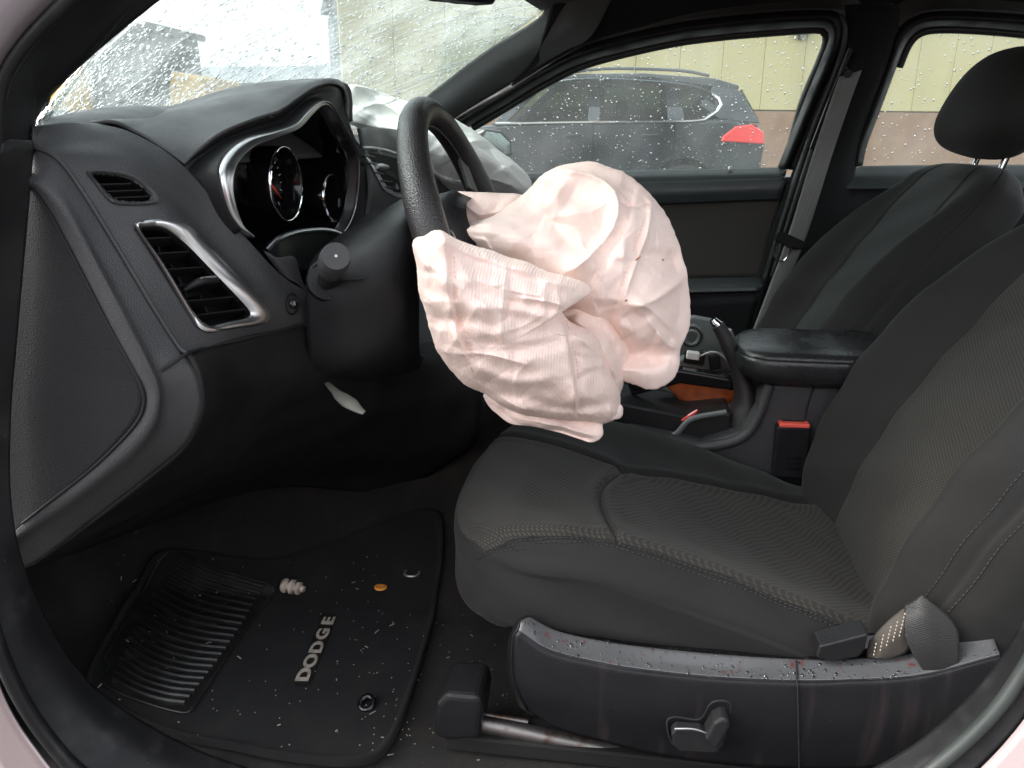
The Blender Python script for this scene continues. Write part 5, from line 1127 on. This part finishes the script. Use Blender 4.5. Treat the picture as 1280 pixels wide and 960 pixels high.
stitches('stitching', [(cc[0] + (p[0] - cc[0]) * .987, .735 + p[1] * .987, .695 - .017) for p in np.vstack([ol, ol[:1]])], lid)
LT = np.array([[(x, y, .6955) for y in np.linspace(.66, .81, 12)] for x in np.linspace(.23, .44, 14)])
drops('water_drops', LT, 40, .001, .004, cs, side=-1, flat=.35, seedv=41)
drops('water_drops', LT, 40, .001, .004, cs, side=1, flat=.35, seedv=42)
# cup holder ring
cpc = W(812, 530, Y=.74)
tube('cup_holder_ring', [cpc + np.array([.052 * math.cos(t), .036 * math.sin(t), 0]) for t in th], .0042, M['bright'], cs, closed=True, n=70, seg=10)
tube('cup_holder_ring', [cpc + np.array([-.02 + .075 * math.cos(t), .046 * math.sin(t), -.006]) for t in th], .003, M['chrome'], cs, closed=True, n=70, seg=10)
# shifter parts torn open
prism('amber_panel', P3([(828, 478, .78), (860, 472, .78), (912, 480, .78), (926, 492, .78), (905, 512, .78), (850, 502, .78)]), (0, .03, 0), M['amber'], cs, bv=.006, seg=3)
prism('shifter_cover', P3([(780, 470, .74), (850, 462, .74), (930, 476, .74), (924, 490, .74), (850, 480, .74), (790, 496, .74)]), (0, .03, .0), M['gloss'], cs, bv=.005, seg=3)
gb = thing('shifter_mechanism', 'grey torn open gear shifter housing with a white plug behind the brake lever', 'gear shifter', tuple(W(890, 440, Y=.84)))
prism('housing', P3([(846, 400, .86), (868, 396, .86), (900, 402, .86), (918, 418, .86), (922, 445, .86), (925, 468, .86), (850, 465, .86)]), (.0, .02, .0), M['greyp'], gb, bv=.003)
prism('plate', P3([(845, 452, .81), (880, 440, .81), (915, 448, .81), (918, 462, .81), (880, 462, .81), (850, 462, .81)]), (0, .03, 0), M['greyp'], gb, bv=.002)
prism('plate_edge', P3([(895, 408, .83), (915, 412, .83), (926, 438, .83), (918, 440, .83), (906, 420, .83)]), (0, .01, 0), M['silver'], gb, bv=.002)
cc2 = W(864, 420, Y=.83)
for k, r in enumerate((.020, .0165, .013)): tube('bellows', [cc2 + np.array([r * math.cos(t), -.006 * k, r * math.sin(t)]) for t in th[::2]], .0035, M['greyp'] if k != 1 else M['black'], gb, n=36, closed=True, seg=8)
box('plug', W(866, 444, Y=.80), (.012, .008, .007), M['white'], gb, rot('Y', .1), bv=.002)
box('plug_frame', W(868, 447, Y=.806), (.019, .005, .012), M['black'], gb, rot('Y', .1), bv=.002)
box('connector', W(893, 452, Y=.81), (.010, .008, .014), M['black'], gb, rot('Y', -.2), bv=.002)
tube('wire', P3([(872, 446, .80), (890, 440, .805), (905, 446, .81), (915, 462, .81)]), .0018, M['white'], gb, n=20, seg=6)
tube('wire', P3([(852, 458, .80), (872, 462, .80), (900, 466, .80)]), .002, M['black'], gb, n=20, seg=6)
# hand brake
hbk = thing('handbrake_lever', 'black handbrake lever pulled up with a chrome release button', 'handbrake', tuple(W(930, 520, Y=.72)))
hp_ = P3([(925, 545, .725), (928, 520, .725), (932, 498, .725), (926, 470, .722), (914, 440, .72), (903, 416, .72), (897, 406, .72)])
tube('grip', hp_, [.040, .034, .027, .020, .0165, .0165, .0135], M['leather'], hbk, n=40, seg=22, sq=(.8, 1))
tube('release_button', P3([(898, 408, .72), (893, 402, .72), (891, 399, .72)]), [.0095, .0085, .006], M['bright'], hbk, n=8, seg=18)
tube('red_clip', P3([(852, 526, .70), (862, 520, .70), (872, 513, .70)]), [.002, .004, .0025], M['lampred'], cs, n=8, seg=6)
# buckle
bk = thing('belt_buckle', 'black seat belt buckle with a red press button beside the armrest', 'buckle', tuple(W(988, 595, Y=.66)))
bp = W(988, 563, Y=.655); Rb = rot('Y', R_(-1))
box('body', bp, (.0275, .012, .047), M['black'], bk, Rb, bv=.004, seg=3)
box('press_button', bp + np.array([0, -.001, .0475]), (.0245, .0095, .0045), M['red'], bk, Rb, bv=.002, seg=2)
box('latch_slot', bp + np.array([0, .004, .052]), (.018, .0022, .001), M['void'], bk, Rb)
for dz in (-.028, -.018, -.008): box('grip_rib', bp + np.array([.004, -.0125, dz]), (.012, .0012, .0018), M['gloss'], bk, Rb, bv=.0006)
prism('stalk', P3([(975, 590, .66), (1003, 590, .66), (1000, 640, .66), (980, 640, .66)]), (0, .008, 0), M['black'], bk)

# =================================================================== FLOOR MAT AND LITTER
MZ = .270
mt = thing('floor_mat', 'black driver floor mat with a ribbed heel pad and pale raised lettering', 'floor mat', tuple(W(400, 820, Z=MZ)))
mo = [(196, 694), (240, 690), (330, 702), (385, 690), (440, 668), (485, 650), (520, 640), (545, 641), (553, 655), (553, 700), (546, 750), (535, 800), (520, 850), (500, 905), (480, 938), (460, 950), (420, 955), (350, 948), (290, 935), (225, 920), (160, 893), (112, 862), (112, 835), (135, 790), (165, 740)]
mo3 = np.array([WF(a, b, .012) for a, b in mo]); mo3 = cr(mo3, 240, True); mc = mo3.mean(0); mc[2] = fz(mc[0], mc[1]) + .012
V = []; rows = []
for r, h in [(r, 0) for r in np.linspace(0, .97, 50)] + [(.972, .003), (.98, .0045), (.992, .0045), (1, .003), (1.001, -.006)]:
    q = mc + (mo3 - mc) * r; q[:, 2] = h + .012 + fz(q[:, 0], q[:, 1]) + .003 * np.sin(q[:, 0] * 14 + 1) * np.sin(q[:, 1] * 12); V.append(q)
mesh('mat_carpet', np.vstack(V), grid_faces(len(V), 240, cv=True), M['mat'], mt)
def WM(a, b, dz=0.0):
    p = WF(a, b, .012); p[2] = fz(p[0], p[1]) + .012 + .003 * math.sin(p[0] * 14 + 1) * math.sin(p[1] * 12) + dz; return p
hp3 = [(212, 690), (250, 705), (300, 722), (341, 735), (335, 752), (300, 800), (262, 855), (238, 889), (222, 890), (180, 878), (138, 862), (124, 850), (136, 836), (132, 825), (150, 790), (180, 738)]
hl = np.array([WM(a, b, .0015) for a, b in hp3]); hl = cr(hl, 120, True)
hpc = np.array(hp3, float); hpc2 = cr(hpc, 120, True); hcen = hpc2.mean(0)
V = []
for r, h in [(1, -.003), (1, .0008)] + [(q, .0014) for q in np.linspace(.985, .0, 24)]:
    V += [WM(a, b, .0012 + h) for a, b in hcen + (hpc2 - hcen) * r]
pad = mesh('heel_pad', V, grid_faces(26, 120, cv=True), M['matrub'], mt)
tube('pad_edge', hl + [0, 0, .0012], .0022, M['matrub'], pad, closed=True, seg=8)
ra = [(222, 697), (262, 716), (300, 728), (330, 737)]; rb = [(142, 851), (172, 866), (205, 876), (232, 880)]
rm = [(176, 772), (212, 795), (250, 806), (286, 810)]
for k in range(20):
    t = k / 19
    l = [(a[0] * (1 - t) * (1 - 2 * t) + 4 * t * (1 - t) * m_[0] + b[0] * t * (2 * t - 1), a[1] * (1 - t) * (1 - 2 * t) + 4 * t * (1 - t) * m_[1] + b[1] * t * (2 * t - 1)) for a, m_, b in zip(ra, rm, rb)]
    tube('rib', [WM(a, b, .0035) for a, b in l], .0030, M['matrub'], mt, n=22, seg=7, sq=(1.3, 1))
# lettering, each letter its own raised badge
lt = [('D', 381, 844), ('O', 389, 826.5), ('D', 397, 809), ('G', 404, 792), ('E', 411, 776)]
xd = WM(413, 768) - WM(376, 855); yd = np.cross([0, 0, 1.], xd)
for ch, a, b in lt:
    text('letter', ch, WM(a, b, .002), xd, yd, .026, M['letter'], mt, ext=.0010, bold=.0010, sx=1.55)
prism('badge_base', [WM(368, 858, .0004), WM(386, 860, .0004), WM(420, 769, .0004), WM(404, 765, .0004)], (0, 0, .0006), M['matrub'], mt)
gm = [(515, 718)]
for a, b in gm:
    p = WM(a, b, .003); tube('grommet', [p + np.array([.013 * math.cos(t), .011 * math.sin(t), 0]) for t in th], .0022, M['silver'], mt, n=48, closed=True, seg=8)
p = WM(459, 882, .004); tube('mat_hook', [p + np.array([.009 * math.cos(t), .009 * math.sin(t), .004 * math.sin(t)]) for t in th], .0045, M['gloss'], mt, n=40, closed=True, seg=10)
# spent plug / anchor bead on the mat
pg = thing('plastic_fastener', 'beige ribbed plastic fastener lying on the floor mat by the heel pad', 'fastener', tuple(WM(366, 740)))
a, b = WM(352, 738, .011), WM(381, 743, .010); ax = (b - a)
prof = [(0, .004), (.06, .010), (.14, .0125), (.24, .0125), (.3, .007), (.36, .0075), (.42, .0125), (.55, .0125), (.6, .007), (.66, .007), (.7, .010), (.82, .0095), (.86, .006), (1, .0055)]
tube('shank', [a + ax * t for t, _ in prof], [r for _, r in prof], M['anchor'], pg, seg=20)
v, f = tube_geo([a + ax * .69, a + ax * .83], .0118, seg=6); mesh('hex_collar', v, f, M['anchor'], pg, smooth=False)
cn = thing('orange_disc', 'small oval orange plastic disc on the upper part of the floor mat', 'disc', tuple(WM(476, 735)))
p = WM(476, 735, .003)
V = []
for r, h in ((0, .002), (.6, .002), (.85, .0018), (1, 0), (.96, -.0015)): V += [p + np.array([.0115 * r * math.cos(t), .010 * r * math.sin(t), h]) for t in th]
mesh('disc', V, grid_faces(5, 32, cv=True), M['orange'], cn)
mesh('rim_mark', *tube_geo([p + np.array([.007 * math.cos(t), .006 * math.sin(t), .002]) for t in th], .0006, seg=5, closed=True), M['amber'], cn)
# crumbs, grass clippings and lint
g = []
r_ = np.random.default_rng(77)
for k in range(230):
    if r_.random() < .6: a, b = 110 + 420 * r_.random(), 690 + 250 * r_.random()
    else: a, b = 440 + 200 * r_.random(), 760 + 190 * r_.random()
    p = WM(a, b, .0035) if inpoly(np.array([[a, b]]), mo)[0] else WF(a, b, .004)
    an = r_.random() * math.pi; d = np.array([math.cos(an), math.sin(an), .2 * r_.standard_normal()])
    L = .0006 + .006 * r_.random() ** 9; g.append(box_geo(p, d, np.cross([0, 0, 1], d), EZ, L, .0003 + .0004 * r_.random(), .0003))
v, f = join(g); M['crumb'] = mk('pale_crumbs', (.42, .38, .30), .9); o = mesh('floor_litter', v, f, M['crumb'], None, smooth=False); tag(o, 'pale crumbs and grass clippings scattered over mat and carpet', 'debris'); o['kind'] = 'stuff'
# pedals
pdl = thing('pedals', 'dark brake pedal and foot rest deep under the dashboard', 'pedal', (-.82, .45, .4))
prism('foot_rest', P3([(150, 645, .42), (185, 628, .46), (205, 645, .46), (170, 665, .42)]), (-.01, 0, -.015), M['soft'], pdl, bv=.004)
prism('brake_pad', P3([(205, 618, .44), (232, 612, .50), (240, 628, .50), (216, 640, .44)]), (-.012, 0, -.012), M['black'], pdl, bv=.004)
tube('pedal_arm', P3([(225, 624, .48), (232, 600, .48), (250, 560, .48)]), .008, M['metal'], pdl, n=10)

# =================================================================== SILL, HINGE PILLAR, DOOR SEALS (near side)
iA = [(43, 176, .085), (38, 240, .08), (30, 330, .075), (22, 420, .075), (14, 520, .075), (14, 620, .07), (28, 700, .075), (58, 772, .09), (92, 828, .105), (130, 868, .115), (190, 908, .12), (260, 942, .12), (340, 968, .12), (440, 992, .12)]
iB = [(22, 176, .062), (12, 240, .06), (0, 330, .058), (-8, 420, .056), (-14, 520, .055), (-10, 620, .055), (4, 700, .055), (32, 780, .06), (66, 842, .07), (106, 892, .075), (165, 938, .08), (240, 975, .08), (330, 1002, .08), (440, 1025, .08)]
iC = [(4, 180, .045), (-14, 240, .04), (-30, 330, .04), (-38, 420, .038), (-44, 520, .036), (-40, 620, .035), (-24, 710, .034), (0, 800, .034), (26, 862, .036), (60, 915, .04), (110, 968, .042), (190, 1010, .044), (300, 1040, .045), (440, 1065, .045)]
S('door_sill_trim', [P3(iA), P3(iB), P3(iC)], M['rubber'], car, n=110, m=8, solid=.004)
tube('door_seal', P3([(a - 4, b + 3, c - .006) for a, b, c in iC[1:]]), .0085, M['rubber'], car, n=110, seg=12)
iD = [(-24, 200, .028), (-44, 330, .028), (-54, 520, .026), (-50, 640, .025), (-34, 730, .024), (-12, 822, .022), (8, 880, .022), (40, 932, .022), (88, 986, .022), (170, 1030, .022), (300, 1065, .022)]
iE = [(-80, 200, .01), (-100, 330, .01), (-110, 520, .01), (-100, 640, .01), (-85, 740, .01), (-60, 840, .01), (-35, 905, .01), (0, 965, .01), (50, 1025, .01), (150, 1075, .01), (300, 1110, .01)]
S('sill_paint', [P3(iD), P3(iE)], M['paint'], car, n=80, m=5, solid=.003)
# rear edge of the opening, lower right
jA = [(1330, 660, .075), (1292, 750, .075), (1262, 805, .075), (1225, 855, .07), (1180, 900, .07), (1130, 938, .07), (1060, 972, .07), (960, 995, .075), (820, 1010, .08)]
jB = [(1350, 690, .045), (1312, 775, .045), (1282, 830, .045), (1248, 880, .042), (1204, 926, .042), (1150, 968, .042), (1080, 1005, .042), (970, 1030, .045), (820, 1045, .05)]
jC = [(1372, 720, .030), (1336, 800, .030), (1306, 858, .030), (1270, 910, .028), (1228, 955, .028), (1180, 995, .028), (1100, 1035, .028), (980, 1060, .03), (820, 1075, .03)]
S('pillar_trim', [P3(jA), P3(jB), P3(jC)], M['rubber'], car, n=80, m=8, solid=.004)
tube('door_seal', P3([(a + 2, b + 2, c - .004) for a, b, c in jB]), .007, M['green_seal'], car, n=90, seg=12)
jD = [(1366, 735, .020), (1330, 815, .020), (1300, 870, .020), (1262, 922, .020), (1218, 968, .02), (1168, 1010, .02)]
jE = [(1450, 790, .0), (1410, 880, .0), (1380, 940, .0), (1340, 1000, .0), (1300, 1040, .0), (1240, 1090, .0)]
S('rear_quarter_paint', [P3(jD), [(a + b) / 2 + np.array([0, -.012, 0]) for a, b in zip(cr(P3(jD), 12), cr(P3(jE), 12))], P3(jE)], M['paint'], car, n=60, m=5, solid=.003)
# centre pillar and rear side of the near opening (beside the driver seat back)
S('near_centre_pillar', [[(.62, .06, .50), (.66, .06, .8), (.72, .07, 1.1), (.78, .10, 1.34)], [(.66, .03, .50), (.70, .03, .8), (.76, .05, 1.1), (.82, .09, 1.34)], [(.85, .03, .50), (.85, .03, .8), (.88, .05, 1.1), (.92, .09, 1.34)]], M['soft'], car, n=20, solid=.01)
box('rear_side_panel', (1.02, .05, .62), (.22, .02, .34), M['soft'], car, bv=.01)
